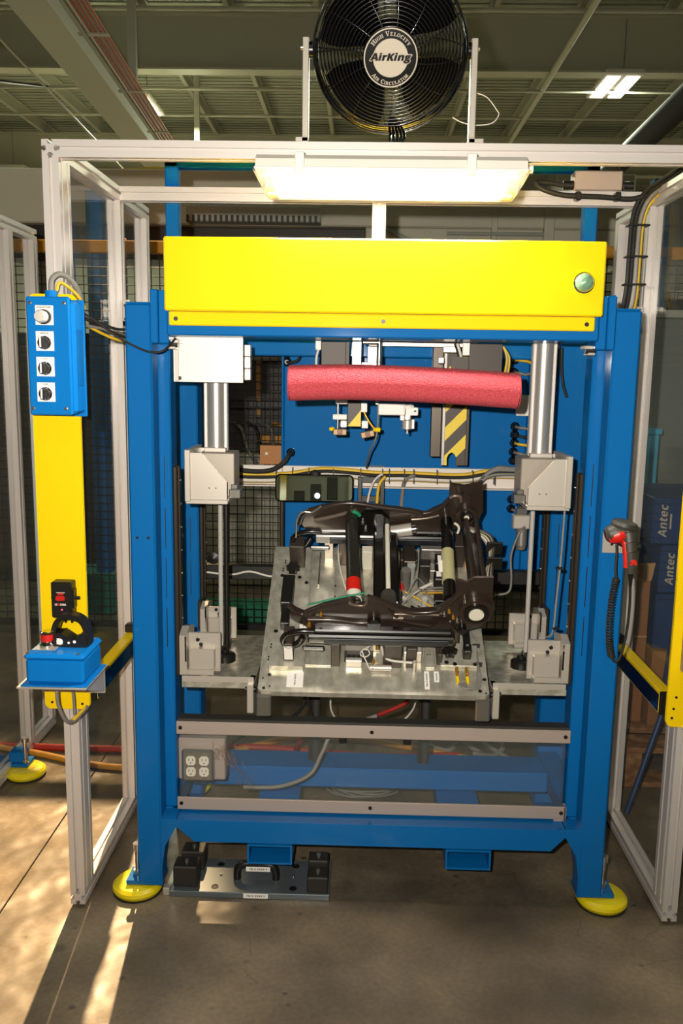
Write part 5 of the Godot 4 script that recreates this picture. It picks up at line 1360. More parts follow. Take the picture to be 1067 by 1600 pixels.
	part(t, "rib", hose_uv([[0.12, 0.225], [0.17, 0.232], [0.21, 0.246]], 0.54, 0.005), M.seat_lt)
	part(t, "spring_wire", hose_uv([[-0.262, 0.15], [-0.255, 0.235], [-0.235, 0.262], [-0.205, 0.262], [-0.175, 0.29]], 0.525, 0.0035), M.steel)
	part(t, "gear_case", G.new().prism([[-0.05, 0.17], [-0.06, 0.23], [-0.03, 0.265], [0.02, 0.262], [0.045, 0.24], [0.05, 0.17]], FO + FV() * 0.53, X, FN(), -0.02, 0.01), M.seat_blk)
	for q in [[-0.03, 0.2], [0.0, 0.23], [0.03, 0.2], [-0.04, 0.23], [0.02, 0.18]]: part(t, "rivet", cyl_v(q[0], q[1], 0.52, 0.508, 0.005), M.steel)
	part(t, "green_clip", hose_uv([[-0.075, 0.268], [-0.06, 0.262], [-0.05, 0.25]], 0.525, 0.007), M.green)
	side_plate(t, "recliner_bracket", [[0.236, 0.30], [0.230, 0.402], [0.240, 0.386], [0.279, 0.381], [0.318, 0.392], [0.334, 0.400], [0.348, 0.282], [0.33, 0.213], [0.274, 0.205], [0.245, 0.25]], 0.53, 0.01, M.seat)
	part(t, "recliner_hub", cyl_v(0.294, 0.267, 0.53, 0.512, 0.034), M.seat)
	part(t, "recliner_hub", cyl_v(0.294, 0.267, 0.512, 0.506, 0.022), M.seat_blk)
	part(t, "recliner_disc", cyl_v(0.294, 0.267, 0.506, 0.502, 0.0085), M.cream)
	part(t, "rib", hose_uv([[0.236, 0.335], [0.25, 0.343], [0.268, 0.34], [0.272, 0.32]], 0.522, 0.006), M.seat_lt)
	for q in [[0.275, 0.355, 0.005], [0.29, 0.345, 0.003], [0.255, 0.35, 0.003], [0.30, 0.35, 0.003]]: part(t, "bracket_hole", cyl_v(q[0], q[1], 0.53, 0.5235, q[2]), M.black)
	# motor
	part(t, "motor", fg().cyl(V(0.055, 0.515, 0.19), V(0.122, 0.515, 0.205), 0.0215, -1, 20), M.alu)
	part(t, "motor_end", fg().cyl(V(0.122, 0.515, 0.205), V(0.135, 0.515, 0.207), 0.014, -1, 16).cyl(V(0.135, 0.515, 0.207), V(0.142, 0.515, 0.209), 0.007, -1, 10), M.chrome)
	part(t, "motor_end", fg().cyl(V(0.028, 0.515, 0.185), V(0.055, 0.515, 0.19), 0.013, -1, 14), M.steel)
	part(t, "connector", fg().bx(0.03, 0.50, 0.148, 0.07, 0.52, 0.165, 0.003), M.gold)
	# cross tubes between the sides
	part(t, "cross_tube", fg().cyl(V(-0.078, 0.55, 0.24), V(-0.062, 0.16, 0.225), 0.0215, -1, 20), M.seat_tube)
	part(t, "red_tape", fg().cyl(V(-0.0655, 0.245, 0.2282), V(-0.0635, 0.195, 0.2263), 0.0228, -1, 20), M.red)
	part(t, "white_tape", fg().cyl(V(-0.0635, 0.195, 0.2263), V(-0.0622, 0.165, 0.2252), 0.0232, -1, 20), M.cream)
	part(t, "gearbox_arm", fg().bx(-0.005, 0.18, 0.17, 0.033, 0.54, 0.21, 0.006).bx(0.045, 0.18, 0.17, 0.075, 0.54, 0.205, 0.006), M.seat_blk)
	part(t, "drive_rod", fg().cyl(V(0.04, 0.20, 0.222), V(0.04, 0.54, 0.215), 0.0075, -1, 14), M.cream)
	part(t, "rod_cap", fg().lathe(V(0.04, 0.19, 0.222), V(0, 1, 0), [[0.0, -0.02], [0.024, -0.018], [0.024, 0.006], [0.018, 0.016], [0.008, 0.018]], 18), M.grip)
	part(t, "cross_tube", fg().cyl(V(0.235, 0.55, 0.22), V(0.222, 0.18, 0.225), 0.0195, -1, 20), M.seat_blk)
	part(t, "cream_tape", fg().cyl(V(0.2285, 0.39, 0.2222), V(0.2235, 0.25, 0.2242), 0.0205, -1, 20), M.tape)
	part(t, "paper_tag", fg().bx(0.195, 0.29, 0.23, 0.215, 0.34, 0.232), M.label)
	part(t, "rear_beam", fg().bx(0.285, 0.18, 0.20, 0.300, 0.53, 0.27, 0.004).bx(0.300, 0.18, 0.20, 0.33, 0.53, 0.212, 0.003).bx(0.318, 0.18, 0.212, 0.332, 0.53, 0.265, 0.004), M.seat)
	part(t, "plastic_hook", hose_uv([[0.256, 0.247], [0.268, 0.238], [0.273, 0.222], [0.27, 0.205]], 0.50, 0.0045), M.cream)
	# wiring at the right
	for k in 7:
		var a := 0.006 * k
		part(t, "wire", fg().hose([V(0.30, 0.49, 0.23 + a * 0.4), V(0.345 + a * 0.6, 0.46, 0.22 + a * 0.5), V(0.365 + a * 0.4, 0.42, 0.2 + a * 0.6), V(0.355 + a * 0.4, 0.36, 0.2 + a * 0.5), V(0.335 + a * 0.7, 0.30, 0.21 + a * 0.4), V(0.33 + a * 0.5, 0.22, 0.2 + a * 0.3), V(0.31, 0.19, 0.18)], 0.0032, 6), [M.cable_grey, M.cable_white, M.cable_grey, M.tape, M.rubber, M.cable_grey, M.oxide][k])
	for p in [[0.36, 0.42], [0.352, 0.35]]: part(t, "cable_tie", fg().bx(p[0] - 0.006, p[1] - 0.003, 0.19, p[0] + 0.045, p[1] + 0.003, 0.24, 0.001), M.black)
	part(t, "wire", fg().hose([V(-0.03, 0.155, 0.27), V(-0.1, 0.15, 0.255), V(-0.2, 0.14, 0.23)], 0.003, 6), M.green)

func hose_uv(p: Array, v: float, r: float) -> G:
	var q := []
	for a in p: q.append(V(a[0], v, a[1]))
	return fg().hose(q, r, 8, 4)

func cyl_v(u: float, n: float, v0: float, v1: float, r: float) -> G:
	# disc on a side member: axis runs along the slope
	return fg().cyl(V(u, v0, n), V(u, v1, n), r, -1, 24)

# ---------------------------------------------------------------- lower front of the press
func lower_front():
	var t := thing("lower_guard", "two pale horizontal bars with a clear panel across the press base", "guard", V(0, 0.27, -0.06))
	for q in [[0.526, 0.568], [0.274, 0.315]]:
		var b := part(t, "cross_bar", G.new().bx(-0.609, q[0], -0.062, 0.613, q[1], -0.054, 0.0015), M.bar)
		for x in [-0.596, 0.0, 0.597]: bolt(b, V(x, q[0] + 0.022, -0.054), Z, 0.006, 0.003)
	part(t, "top_strip", G.new().bx(-0.605, 0.568, -0.10, 0.608, 0.576, -0.056, 0.001), M.machine_dk)
	part(t, "clear_panel", G.new().bx(-0.602, 0.272, -0.072, 0.602, 0.568, -0.066), M.glass)
	for x in [-0.09, 0.11]: part(t, "panel_clip", G.new().bx(x - 0.012, 0.508, -0.064, x + 0.012, 0.526, -0.054, 0.002), M.black)
	part(t, "end_bracket", G.new().bx(0.575, 0.268, -0.064, 0.613, 0.278, -0.054).bx(0.606, 0.268, -0.08, 0.613, 0.315, -0.054), M.bar)
	var sc := G.new()
	var rg := RandomNumberGenerator.new(); rg.seed = 12
	for k in 90:
		var a := rg.randf()
		var c := V(-0.485 + 0.10 * a + rg.randfn(0.0, 0.014), 0.465 - 0.13 * a * a + rg.randfn(0.0, 0.014), -0.0655)
		var an := -0.9 - 0.9 * a + rg.randfn(0.0, 0.5); var L := rg.randf_range(0.004, 0.016)
		var d := V(cos(an), sin(an), 0) * L
		sc.tube(PackedVector3Array([c - d, c + V(-d.y, d.x, 0) * 0.12, c + d]), 0.00045, 4)
	part(t, "scuff_marks", sc, M.scuff).set_meta("kind", "stuff")
	# outlet box
	var o := thing("outlet_box", "steel outlet box with four cream sockets behind the clear lower panel", "outlet", V(-0.54, 0.345, -0.1))
	part(o, "back_box", G.new().bx(-0.618, 0.345, -0.16, -0.466, 0.485, -0.115, 0.004), M.bar)
	part(o, "cover_plate", G.new().bx(-0.602, 0.352, -0.115, -0.498, 0.46, -0.085, 0.008), M.steel)
	for x in [-0.571, -0.529]:
		for y in [0.387, 0.424]:
			var f := part(o, "socket", G.new().prism([[-0.015, -0.008], [-0.009, -0.015], [0.009, -0.015], [0.015, -0.008], [0.015, 0.008], [0.009, 0.015], [-0.009, 0.015], [-0.015, 0.008]], V(x, y, -0.085), X, Y, 0.0, 0.002), M.cream)
			part(f, "slot", G.new().bx(x - 0.007, y + 0.0, -0.083, x - 0.005, y + 0.008, -0.0825).bx(x + 0.005, y + 0.0, -0.083, x + 0.007, y + 0.008, -0.0825).cyl(V(x, y - 0.007, -0.083), V(x, y - 0.007, -0.0824), 0.0025, -1, 8), M.black)
		part(o, "screw", G.new().lathe(V(x, 0.4055, -0.085), Z, [[0.0035, 0.0], [0.0035, 0.001], [0.0, 0.002]], 8), M.steel)
	# supports and hoses under the table
	var u := thing("table_strut", "pair of dark round struts standing under the tilted fixture", "strut", V(0, 0.268, -0.44))
	for x in [-0.193, 0.198]:
		part(u, "strut", G.new().cyl(V(x, 0.268, -0.44), V(x, 0.66, -0.44), 0.0155, -1, 14), M.machine_dk)
		part(u, "strut_rod", G.new().cyl(V(x - 0.02, 0.268, -0.44), V(x - 0.02, 0.66, -0.44), 0.006, -1, 10), M.rail)
	solo("air_hose", G.new().hose([V(0.16, 0.66, -0.46), V(0.145, 0.49, -0.5), V(0.05, 0.42, -0.52), V(-0.06, 0.36, -0.55), V(-0.2, 0.30, -0.6), V(-0.28, 0.2, -0.7), V(-0.3, 0.03, -0.85)], 0.008, 8), M.red_hose, "red air hose looping down from under the tilted fixture", "hose")
	solo("air_hose", G.new().hose([V(0.15, 0.66, -0.45), V(0.165, 0.50, -0.48), V(0.14, 0.42, -0.5), V(0.08, 0.36, -0.53), V(0.02, 0.28, -0.6)], 0.0035, 6), M.cable_white, "thin white air line beside the red hose under the fixture", "hose")
	solo("air_hose", G.new().hose([V(-0.10, 0.66, -0.43), V(-0.135, 0.55, -0.42), V(-0.14, 0.47, -0.43), V(-0.115, 0.40, -0.46), V(-0.09, 0.3, -0.5)], 0.0035, 6), M.cable_white, "thin white air line left of centre under the fixture", "hose")
	solo("drop_cable", G.new().hose([V(-0.225, 0.66, -0.4), V(-0.23, 0.52, -0.4), V(-0.26, 0.45, -0.42), V(-0.33, 0.40, -0.45), V(-0.42, 0.36, -0.47), V(-0.5, 0.30, -0.5)], 0.0065, 8), M.rubber, "black cable drooping under the left end of the fixture", "cable")
	solo("drop_cable", G.new().hose([V(-0.205, 0.66, -0.4), V(-0.215, 0.5, -0.41), V(-0.2, 0.44, -0.43), V(-0.16, 0.40, -0.46)], 0.004, 6), M.rubber, "thin black cable by the left dark strut", "cable")
	var rb := thing("rear_bar", "black horizontal bar with a thin white wire between the rear columns", "bar", V(0, 0.885, -0.62))
	part(rb, "bar", G.new().bx(-0.628, 0.885, -0.66, 0.628, 0.937, -0.62, 0.003), M.black)
	part(rb, "wire", G.new().hose([V(-0.62, 0.912, -0.615), V(-0.52, 0.905, -0.612), V(-0.45, 0.918, -0.61), V(-0.36, 0.90, -0.612), V(-0.2, 0.91, -0.614)], 0.004, 6), M.cable_white)
	part(rb, "round_knob", G.new().lathe(V(-0.585, 0.965, -0.62), Z, [[0.02, 0.0], [0.022, 0.012], [0.0, 0.02]], 16), M.black)
	# brown cable hanging behind the panel
	solo("drop_cable", G.new().hose([V(0.02, 0.5, -0.3), V(-0.12, 0.46, -0.25), V(-0.16, 0.40, -0.22), V(-0.2, 0.33, -0.2), V(-0.3, 0.285, -0.2), V(-0.42, 0.28, -0.2)], 0.007, 8), M.cable_grey, "grey brown cable hanging in a curve behind the lower clear panel", "cable")

func floor_items():
	var t := thing("fixture_tray", "grey steel changeover plate with black blocks and a handle on the floor", "fixture", V(-0.385, 0, -0.15))
	part(t, "plate", G.new().bx(-0.63, 0.0, -0.235, -0.123, 0.02, -0.045, 0.002), M.tray_grey)
	part(t, "end_stop", G.new().bx(-0.652, 0.0, -0.075, -0.63, 0.026, -0.05, 0.002).bx(-0.648, 0.0, -0.2, -0.63, 0.012, -0.075, 0.002), M.alu)
	for q in [[-0.622, -0.13, -0.545, -0.065, 0.09], [-0.615, -0.225, -0.54, -0.16, 0.085], [-0.195, -0.115, -0.128, -0.05, 0.075], [-0.195, -0.18, -0.13, -0.12, 0.09]]:
		var b := part(t, "stop_block", G.new().bx(q[0], 0.02, q[1], q[2], q[4], q[3], 0.004), M.blk)
		bolt(b, V((q[0] + q[2]) / 2, q[4], (q[1] + q[3]) / 2), Y, 0.007, 0.008, M.steel)
	part(t, "handle", G.new().hose([V(-0.425, 0.02, -0.125), V(-0.424, 0.05, -0.125), V(-0.41, 0.068, -0.125), V(-0.38, 0.072, -0.125), V(-0.34, 0.071, -0.125), V(-0.313, 0.066, -0.125), V(-0.301, 0.048, -0.125), V(-0.30, 0.02, -0.125)], 0.0125, 10), M.black)
	for q in [[-0.395, -0.1105, 0.062, "TM X XXXX X"], [-0.395, -0.0442, 0.011, "TM X XXXX X"]]:
		var z: float = q[1]
		var lb := part(t, "paper_label", G.new().bx(q[0], q[2] - 0.008, z, q[0] + 0.078, q[2] + 0.008, z + 0.0006), M.label)
		part(lb, "lettering", G.new().text(q[3], V(q[0] + 0.039, q[2], z + 0.0007), X, Y, 0.006, sans, 0.0002, 0.06), M.ink)
	for p in [[-0.49, -0.2], [-0.49, -0.075], [-0.24, -0.2], [-0.24, -0.075]]:
		part(t, "bolt_hole", G.new().lathe(V(p[0], 0.0195, p[1]), Y, [[0.012, 0.0], [0.012, 0.002], [0.008, 0.002], [0.006, 0.0008], [0.0, 0.0008]], 14), M.black)
	for p in [[-0.48, -0.14], [-0.245, -0.14]]: part(t, "dowel", G.new().cyl(V(p[0], 0.019, p[1]), V(p[0], 0.0245, p[1]), 0.004, -1, 8), M.steel)
	t.position.z += 0.035
	# hoses over the floor
	solo("floor_hose", G.new().hose([V(-3.2, 0.016, -1.0), V(-2.2, 0.016, -1.06), V(-1.486, 0.016, -1.03), V(-1.0, 0.016, -1.03), V(-0.5, 0.016, -1.08), V(0.0, 0.016, -1.02), V(0.4, 0.016, -1.05)], 0.016, 8), M.red_hose, "thick red air hose lying across the floor behind the station", "hose")
	solo("floor_hose", G.new().hose([V(-2.6, 0.014, -0.8), V(-1.8, 0.014, -1.02), V(-1.469, 0.014, -0.985), V(-1.19, 0.014, -0.89), V(-0.979, 0.014, -0.86), V(-0.7, 0.014, -0.93), V(-0.4, 0.014, -1.16), V(-0.04, 0.014, -1.19), V(0.22, 0.014, -1.11), V(0.5, 0.014, -1.0)], 0.014, 8), M.hose_orange, "orange yellow hose curving over the floor in front of the red hose", "hose")
	var c := G.new()
	var pts := []
	for i in 60:
		var a := TAU * i / 12.0
		var r := 0.15 + 0.012 * sin(i * 1.7)
		pts.append(V(-0.02 + r * cos(a), 0.006 + 0.0018 * i * 0.25, -0.80 + r * 0.9 * sin(a)))
	c.hose(pts, 0.0045, 6, 4)
	solo("cable_coil", c, M.cable_grey, "loose coil of grey cable on the floor behind the rear beam", "cable coil")
	solo("cable_pile", G.new().hose([V(0.25, 0.01, -1.2), V(0.35, 0.012, -1.1), V(0.42, 0.03, -1.15), V(0.5, 0.01, -1.08), V(0.46, 0.04, -1.02), V(0.55, 0.02, -1.05), V(0.6, 0.05, -1.1), V(0.52, 0.03, -1.16), V(0.62, 0.02, -1.0)], 0.012, 8), M.cable_grey, "tangled grey cables on the floor near the right rear column", "cable")

# ---------------------------------------------------------------- neighbours
func neighbours():
	var x := -1.47
	var t := thing("guard_frame", "silver aluminium guard frame of the neighbouring station at the left edge", "guard frame", V(x, 0, -0.6))
	for y in [0.0345, 2.2]: part(t, "side_rail", G.new().extr(V(x, y, -1.30), V(x, y, 0.3), X), M.anod)
	for z in [-1.28, -1.02, 0.28]: part(t, "post", G.new().extr(V(x, 0.057, z), V(x, 2.178, z), X), M.anod)
	for zz in [[-1.257, -1.043], [-0.997, 0.257]]: part(t, "clear_panel", G.new().bx(x - 0.0025, 0.05, zz[0], x + 0.0025, 2.18, zz[1]), M.glass)
	var p := thing("press_frame", "dark blue painted machine leg of the neighbouring station behind the left panel", "machine frame", V(-1.6, 0, -0.85))
	part(p, "leg", G.new().bx(-1.70, 0.045, -0.95, -1.60, 1.5, -0.85, 0.005), M.blue)
	part(p, "foot_plate", G.new().bx(-1.62, 0.04, -0.86, -1.38, 0.055, -0.78, 0.002).bx(-1.46, 0.055, -0.85, -1.40, 0.10, -0.79, 0.003), M.blue)
	part(p, "base_beam", G.new().bx(-2.4, 0.2, -0.95, -1.70, 0.3, -0.87, 0.005), M.blue)
	foot(-1.395, -0.80, -1, "yellow levelling foot of the neighbouring station at the left edge")

func fence():
	for seg in [[-3.6, -0.2, "left"], [-0.2, 3.6, "right"]]:
		var x0: float = seg[0]; var x1: float = seg[1]
		var t := thing("mesh_fence", "black wire mesh fence with yellow top rail, %s half behind the press" % seg[2], "fence", V((x0 + x1) / 2, 0, -2.7), "wire mesh fence sections")
		var g := G.new()
		var k := 0
		while x0 + 0.05 * k < x1:
			var xx := x0 + 0.05 * k
			g.cyl(V(xx, 0.08, -2.7), V(xx, 2.32, -2.7), 0.003, -1, 4, false)
			k += 1
		for j in 45:
			g.cyl(V(x0, 0.08 + 0.05 * j, -2.7), V(x1, 0.08 + 0.05 * j, -2.7), 0.003, -1, 4, false)
		var w := part(t, "mesh_wire", g, M.mesh_black)
		w.set_meta("kind", "stuff")
		part(t, "top_rail", G.new().bx(x0, 2.31, -2.73, x1, 2.38, -2.67, 0.004), M.fence_yellow)
		part(t, "bottom_rail", G.new().bx(x0, 0.05, -2.72, x1, 0.085, -2.68, 0.003), M.mesh_black)
		for px in ([-3.4, -1.50] if x0 < -1 else [0.6, 2.1, 3.4]):
			part(t, "post", G.new().bx(px - 0.045, 0.0, -2.76, px + 0.045, 2.40, -2.68, 0.004), M.brown_post)
	var b := thing("blue_column", "slim blue steel column standing behind the left mesh fence", "column", V(-1.77, 0, -3.2))
	part(b, "column", G.new().bx(-1.82, 0.0, -3.25, -1.72, 2.75, -3.15, 0.004), M.blue)
	part(b, "switch", G.new().bx(-1.63, 2.18, -3.1, -1.58, 2.34, -3.05, 0.003), M.navy)

func background():
	# machine behind the fence, seen through the left half of the press
	var m := thing("process_machine", "grey process machine with dark middle and hoses behind the mesh fence", "machine", V(-0.9, 0, -4.0))
	part(m, "lower_cabinet", G.new().bx(-1.6, 0.0, -4.6, 0.3, 1.02, -4.0, 0.01), M.mc_pale)
	part(m, "top_cover", G.new().bx(-1.6, 1.72, -4.6, 0.3, 2.15, -4.0, 0.01), M.machine_grey)
	part(m, "dark_bay", G.new().bx(-1.6, 1.02, -4.5, 0.3, 1.72, -4.15, 0.005), M.machine_dk)
	part(m, "upright_plate", G.new().bx(-0.855, 1.30, -4.14, -0.82, 1.72, -4.08, 0.003), M.carton_lt)
	part(m, "ribbed_block", G.new().bx(-1.05, 1.36, -4.15, -0.6, 1.42, -4.05, 0.005), M.black)
	for k in 4:
		part(m, "hose", G.new().hose([V(-1.02 + 0.1 * k, 1.25, -4.1), V(-0.95 + 0.11 * k, 1.2, -4.02), V(-0.9 + 0.1 * k, 1.05 - 0.03 * k, -3.98), V(-0.8 + 0.08 * k, 0.9, -3.98)], 0.014, 8), [M.cable_grey, M.rubber, M.cable_grey, M.fence_yellow][k])
	part(m, "yellow_cover", G.new().bx(-0.85, 1.10, -4.13, -0.62, 1.16, -4.05, 0.004), M.fence_yellow)
	for y in [0.35, 0.7]: part(m, "cabinet_door", G.new().bx(-1.55, y - 0.14, -4.0, 0.25, y + 0.14, -3.985, 0.004), M.mc_pale)
	solo("floor_trough", G.new().bx(-1.3, 0.0, -3.2, 0.2, 0.11, -3.0, 0.01).bx(-1.3, 0.11, -3.19, 0.2, 0.115, -3.01), M.green, "long low green trough on the floor behind the mesh fence", "trough")
	# pale overhead cabinet line above the hood
	var w := thing("overhead_enclosure", "long pale enclosure spanning high behind the yellow hood", "enclosure", V(0, 2.36, -3.9))
	part(w, "upper_panel", G.new().bx(-2.6, 2.62, -4.2, 1.75, 2.98, -3.6, 0.01), M.enclosure)
	part(w, "lower_panel", G.new().bx(-0.05, 2.40, -4.2, 1.75, 2.62, -3.62, 0.008), M.enclosure)
	part(w, "cable_duct", G.new().bx(-1.25, 2.62, -3.6, -0.35, 2.72, -3.45, 0.006), M.machine_grey)
	for k in 24: part(w, "duct_slot", G.new().bx(-1.24 + 0.037 * k, 2.615, -3.46, -1.222 + 0.037 * k, 2.66, -3.448), M.machine_dk)
	part(w, "dark_recess", G.new().bx(-2.6, 2.40, -4.1, -0.05, 2.62, -3.7, 0.005), M.machine_dk)
	part(w, "yellow_trim", G.new().bx(-1.25, 2.50, -3.7, -0.6, 2.53, -3.66, 0.004), M.fence_yellow)
	part(w, "post", G.new().bx(1.15, 2.40, -3.62, 1.22, 2.98, -3.57, 0.004), M.enclosure)
	part(w, "post", G.new().bx(0.80, 2.40, -3.62, 0.84, 2.98, -3.58, 0.004), M.enclosure)
	part(w, "brace", G.new().cyl(V(0.05, 2.62, -3.58), V(0.5, 2.42, -3.58), 0.014, -1, 8).cyl(V(0.5, 2.58, -3.58), V(1.15, 2.58, -3.58), 0.012, -1, 8), M.machine_grey)
	for x in [-2.4, 1.6]: part(w, "leg", G.new().bx(x - 0.06, 0.0, -4.0, x + 0.06, 2.40, -3.88, 0.004), M.machine_grey)
	# far dark cabinets either side
	var d := thing("dark_cabinet", "tall dark cabinet line behind the fence on the left", "cabinet", V(-3.4, 0, -4.4))
	part(d, "body", G.new().bx(-4.6, 0.0, -4.9, -1.9, 1.9, -4.0, 0.01), M.machine_dk)
	part(d, "door", G.new().bx(-2.7, 0.1, -4.0, -2.0, 1.8, -3.985, 0.004), M.machine_brown)
	part(d, "door", G.new().bx(-3.45, 0.1, -4.0, -2.75, 1.8, -3.985, 0.004), M.machine_brown)
	solo("teal_bin", G.new().bx(-2.02, 0.0, -3.4, -1.70, 0.28, -3.1, 0.01).bx(-2.03, 0.26, -3.41, -1.69, 0.285, -3.09, 0.004), M.teal, "teal plastic bin on the floor behind the left fence post", "bin")
	var e := thing("dark_cabinet", "tall dark cabinet line behind the fence on the right", "cabinet", V(2.4, 0, -4.4))
	part(e, "body", G.new().bx(0.35, 0.0, -4.9, 4.2, 2.2, -4.0, 0.01), M.machine_dk)
	part(e, "shelf_beam", G.new().bx(0.35, 2.20, -4.6, 4.2, 2.26, -3.95, 0.006), M.enclosure)
	part(e, "door", G.new().bx(0.5, 0.1, -4.0, 1.4, 1.9, -3.985, 0.004), M.machine_brown)
	part(e, "door", G.new().bx(1.45, 0.1, -4.0, 2.4, 1.9, -3.985, 0.004), M.machine_brown)
	# ducts and a bolted beam at the upper left
	var h := thing("bolted_beam", "pale bolted steel beam end at the upper left behind the guard", "beam", V(-2.9, 2.66, -4.2))
	part(h, "beam", G.new().prism([[-5.5, 2.67], [-2.55, 2.67], [-2.38, 2.74], [-1.6, 2.74], [-1.6, 2.86], [-2.4, 2.86], [-2.6, 2.92], [-5.5, 2.92]], V(0, 0, -4.2), X, Y, -0.1, 0.0), M.enclosure)
	for q in [[-2.72, 2.84], [-2.58, 2.86], [-2.58, 2.79]]: bolt(h, V(q[0], q[1], -4.2), Z, 0.016, 0.012, M.rail)
	solo("air_duct", G.new().cyl(V(-9, 3.22, -5.2), V(-1.0, 3.22, -5.2), 0.1, -1, 20), M.enclosure, "pale round air duct running level behind the upper left post", "duct")
	solo("cable_festoon", G.new().hose([V(-1.9, 3.04, -4.0), V(-1.6, 3.06, -4.0), V(-1.4, 3.05, -4.0), V(-1.2, 3.0, -4.0)], 0.02, 8), M.cable_yellow, "yellow black cable run lying on top of the pale enclosure", "cable")

func right_side():
	var s := thing("steel_screen", "grey green steel screen standing behind the right guard panel", "screen", V(1.9, 0, -2.3))
	part(s, "panel", G.new().bx(1.32, 0.9, -2.34, 2.6, 1.96, -2.3, 0.006), M.screen)
	part(s, "frame", G.new().bx(1.30, 1.96, -2.36, 2.6, 2.0, -2.28, 0.004).bx(1.30, 0.0, -2.36, 1.34, 1.96, -2.28, 0.004), M.machine_grey)
	var b := thing("blue_column", "blue steel column standing behind the right guard panel", "column", V(1.55, 0, -2.45))
	part(b, "column", G.new().bx(1.50, 0.0, -2.5, 1.60, 2.7, -2.42, 0.004), M.blue)
	solo("blue_post", G.new().bx(1.40, 0.0, -1.95, 1.45, 1.38, -1.9, 0.006).bx(1.39, 1.36, -1.96, 1.46, 1.39, -1.89, 0.004), M.cyan, "slim light blue post standing behind the stacked blue cartons", "post")
	# stacked blue cartons and brown cartons on a pallet
	var pl := thing("pallet", "weathered wooden pallet on the floor behind the right guard panel", "pallet", V(1.5, 0, -1.3))
	for k in 5: part(pl, "deck_board", G.new().bx(1.03, 0.145, -0.83 - 0.2 * k, 2.1, 0.168, -0.97 - 0.2 * k, 0.003), M.wood)
	for x in [1.03, 1.55, 2.02]: part(pl, "stringer", G.new().bx(x, 0.022, -0.83, x + 0.08, 0.145, -1.77, 0.004), M.wood)
	for k in 3: part(pl, "base_board", G.new().bx(1.03, 0.0, -0.83 - 0.4 * k, 2.1, 0.022, -0.95 - 0.4 * k, 0.003), M.wood)
	var c := thing("carton", "large low brown carton standing on the wooden pallet under the blue cartons", "carton", V(1.55, 0.168, -1.35))
	part(c, "body", G.new().bx(1.2, 0.168, -1.7, 2.0, 0.50, -1.06, 0.004), M.carton)
	part(c, "tape", G.new().bx(1.58, 0.50, -1.7, 1.64, 0.501, -1.06), M.carton_lt)
	var f := thing("carton", "brown upright carton with open flap left of the blue cartons", "carton", V(1.11, 0.168, -1.3))
	part(f, "body", G.new().bx(1.035, 0.168, -1.6, 1.185, 0.80, -1.1, 0.004), M.carton)
	part(f, "front_crease", G.new().bx(1.037, 0.55, -1.1, 1.183, 0.556, -1.098), M.carton_lt)
	part(f, "top_flap", G.new().prism([[0.0, 0.0], [0.15, 0.0], [0.15, 0.11], [0.0, 0.09]], V(1.035, 0.80, -1.1), X, V(0, 0.75, 0.3), 0.0, 0.004), M.carton_lt)
	var st := [[1.21, 0.50, 0.745, "bottom one of the stack"], [1.215, 0.745, 0.955, "middle one of the stack"], [1.172, 0.955, 1.155, "top one of the stack"]]
	for k in 3:
		var e: Array = st[k]
		var t := thing("blue_carton", "blue printed carton behind the right guard panel, %s" % e[3], "carton", V(e[0] + 0.27, e[1], -1.35), "stacked blue cartons")
		part(t, "body", G.new().bx(e[0], e[1], -1.6, e[0] + 0.55, e[2] - 0.004, -1.1, 0.004), M.navy)
		part(t, "lid_seam", G.new().bx(e[0], e[2] - 0.03, -1.0995, e[0] + 0.55, e[2] - 0.027, -1.099), M.navy_dk)
		if k > 0:
			var my: float = (e[1] + e[2]) / 2
			part(t, "lettering", G.new().text("Antec", V(e[0] + 0.043, my, -1.0995), Y, -X, 0.034, sans, 0.0006, 0.135, 0.2), M.print)
			part(t, "small_print", G.new().bx(e[0] + 0.071, my - 0.035, -1.0995, e[0] + 0.078, my + 0.03, -1.099), M.print)
	var q := thing("broom", "dark blue handled broom leaning behind the right guard panel", "broom", V(1.0, 0, -0.62))
	part(q, "handle", G.new().cyl(V(0.985, 0.01, -0.60), V(1.16, 0.50, -0.70), 0.011, -1, 10), M.navy)
	part(q, "head", G.new().prism([[1.12, 0.45], [1.17, 0.44], [1.26, 0.66], [1.14, 0.70]], V(0, 0, -0.72), X, Y, 0.0, 0.035), M.navy)
	var n := thing("press_frame", "blue painted machine standing beyond the cartons on the right", "machine frame", V(2.6, 0, -1.8))
	for x in [2.1, 3.2]: part(n, "leg", G.new().bx(x, 0.0, -1.9, x + 0.12, 2.2, -1.78, 0.005), M.blue)
	part(n, "cross_beam", G.new().bx(2.1, 1.0, -1.9, 3.32, 1.3, -1.8, 0.005), M.blue)

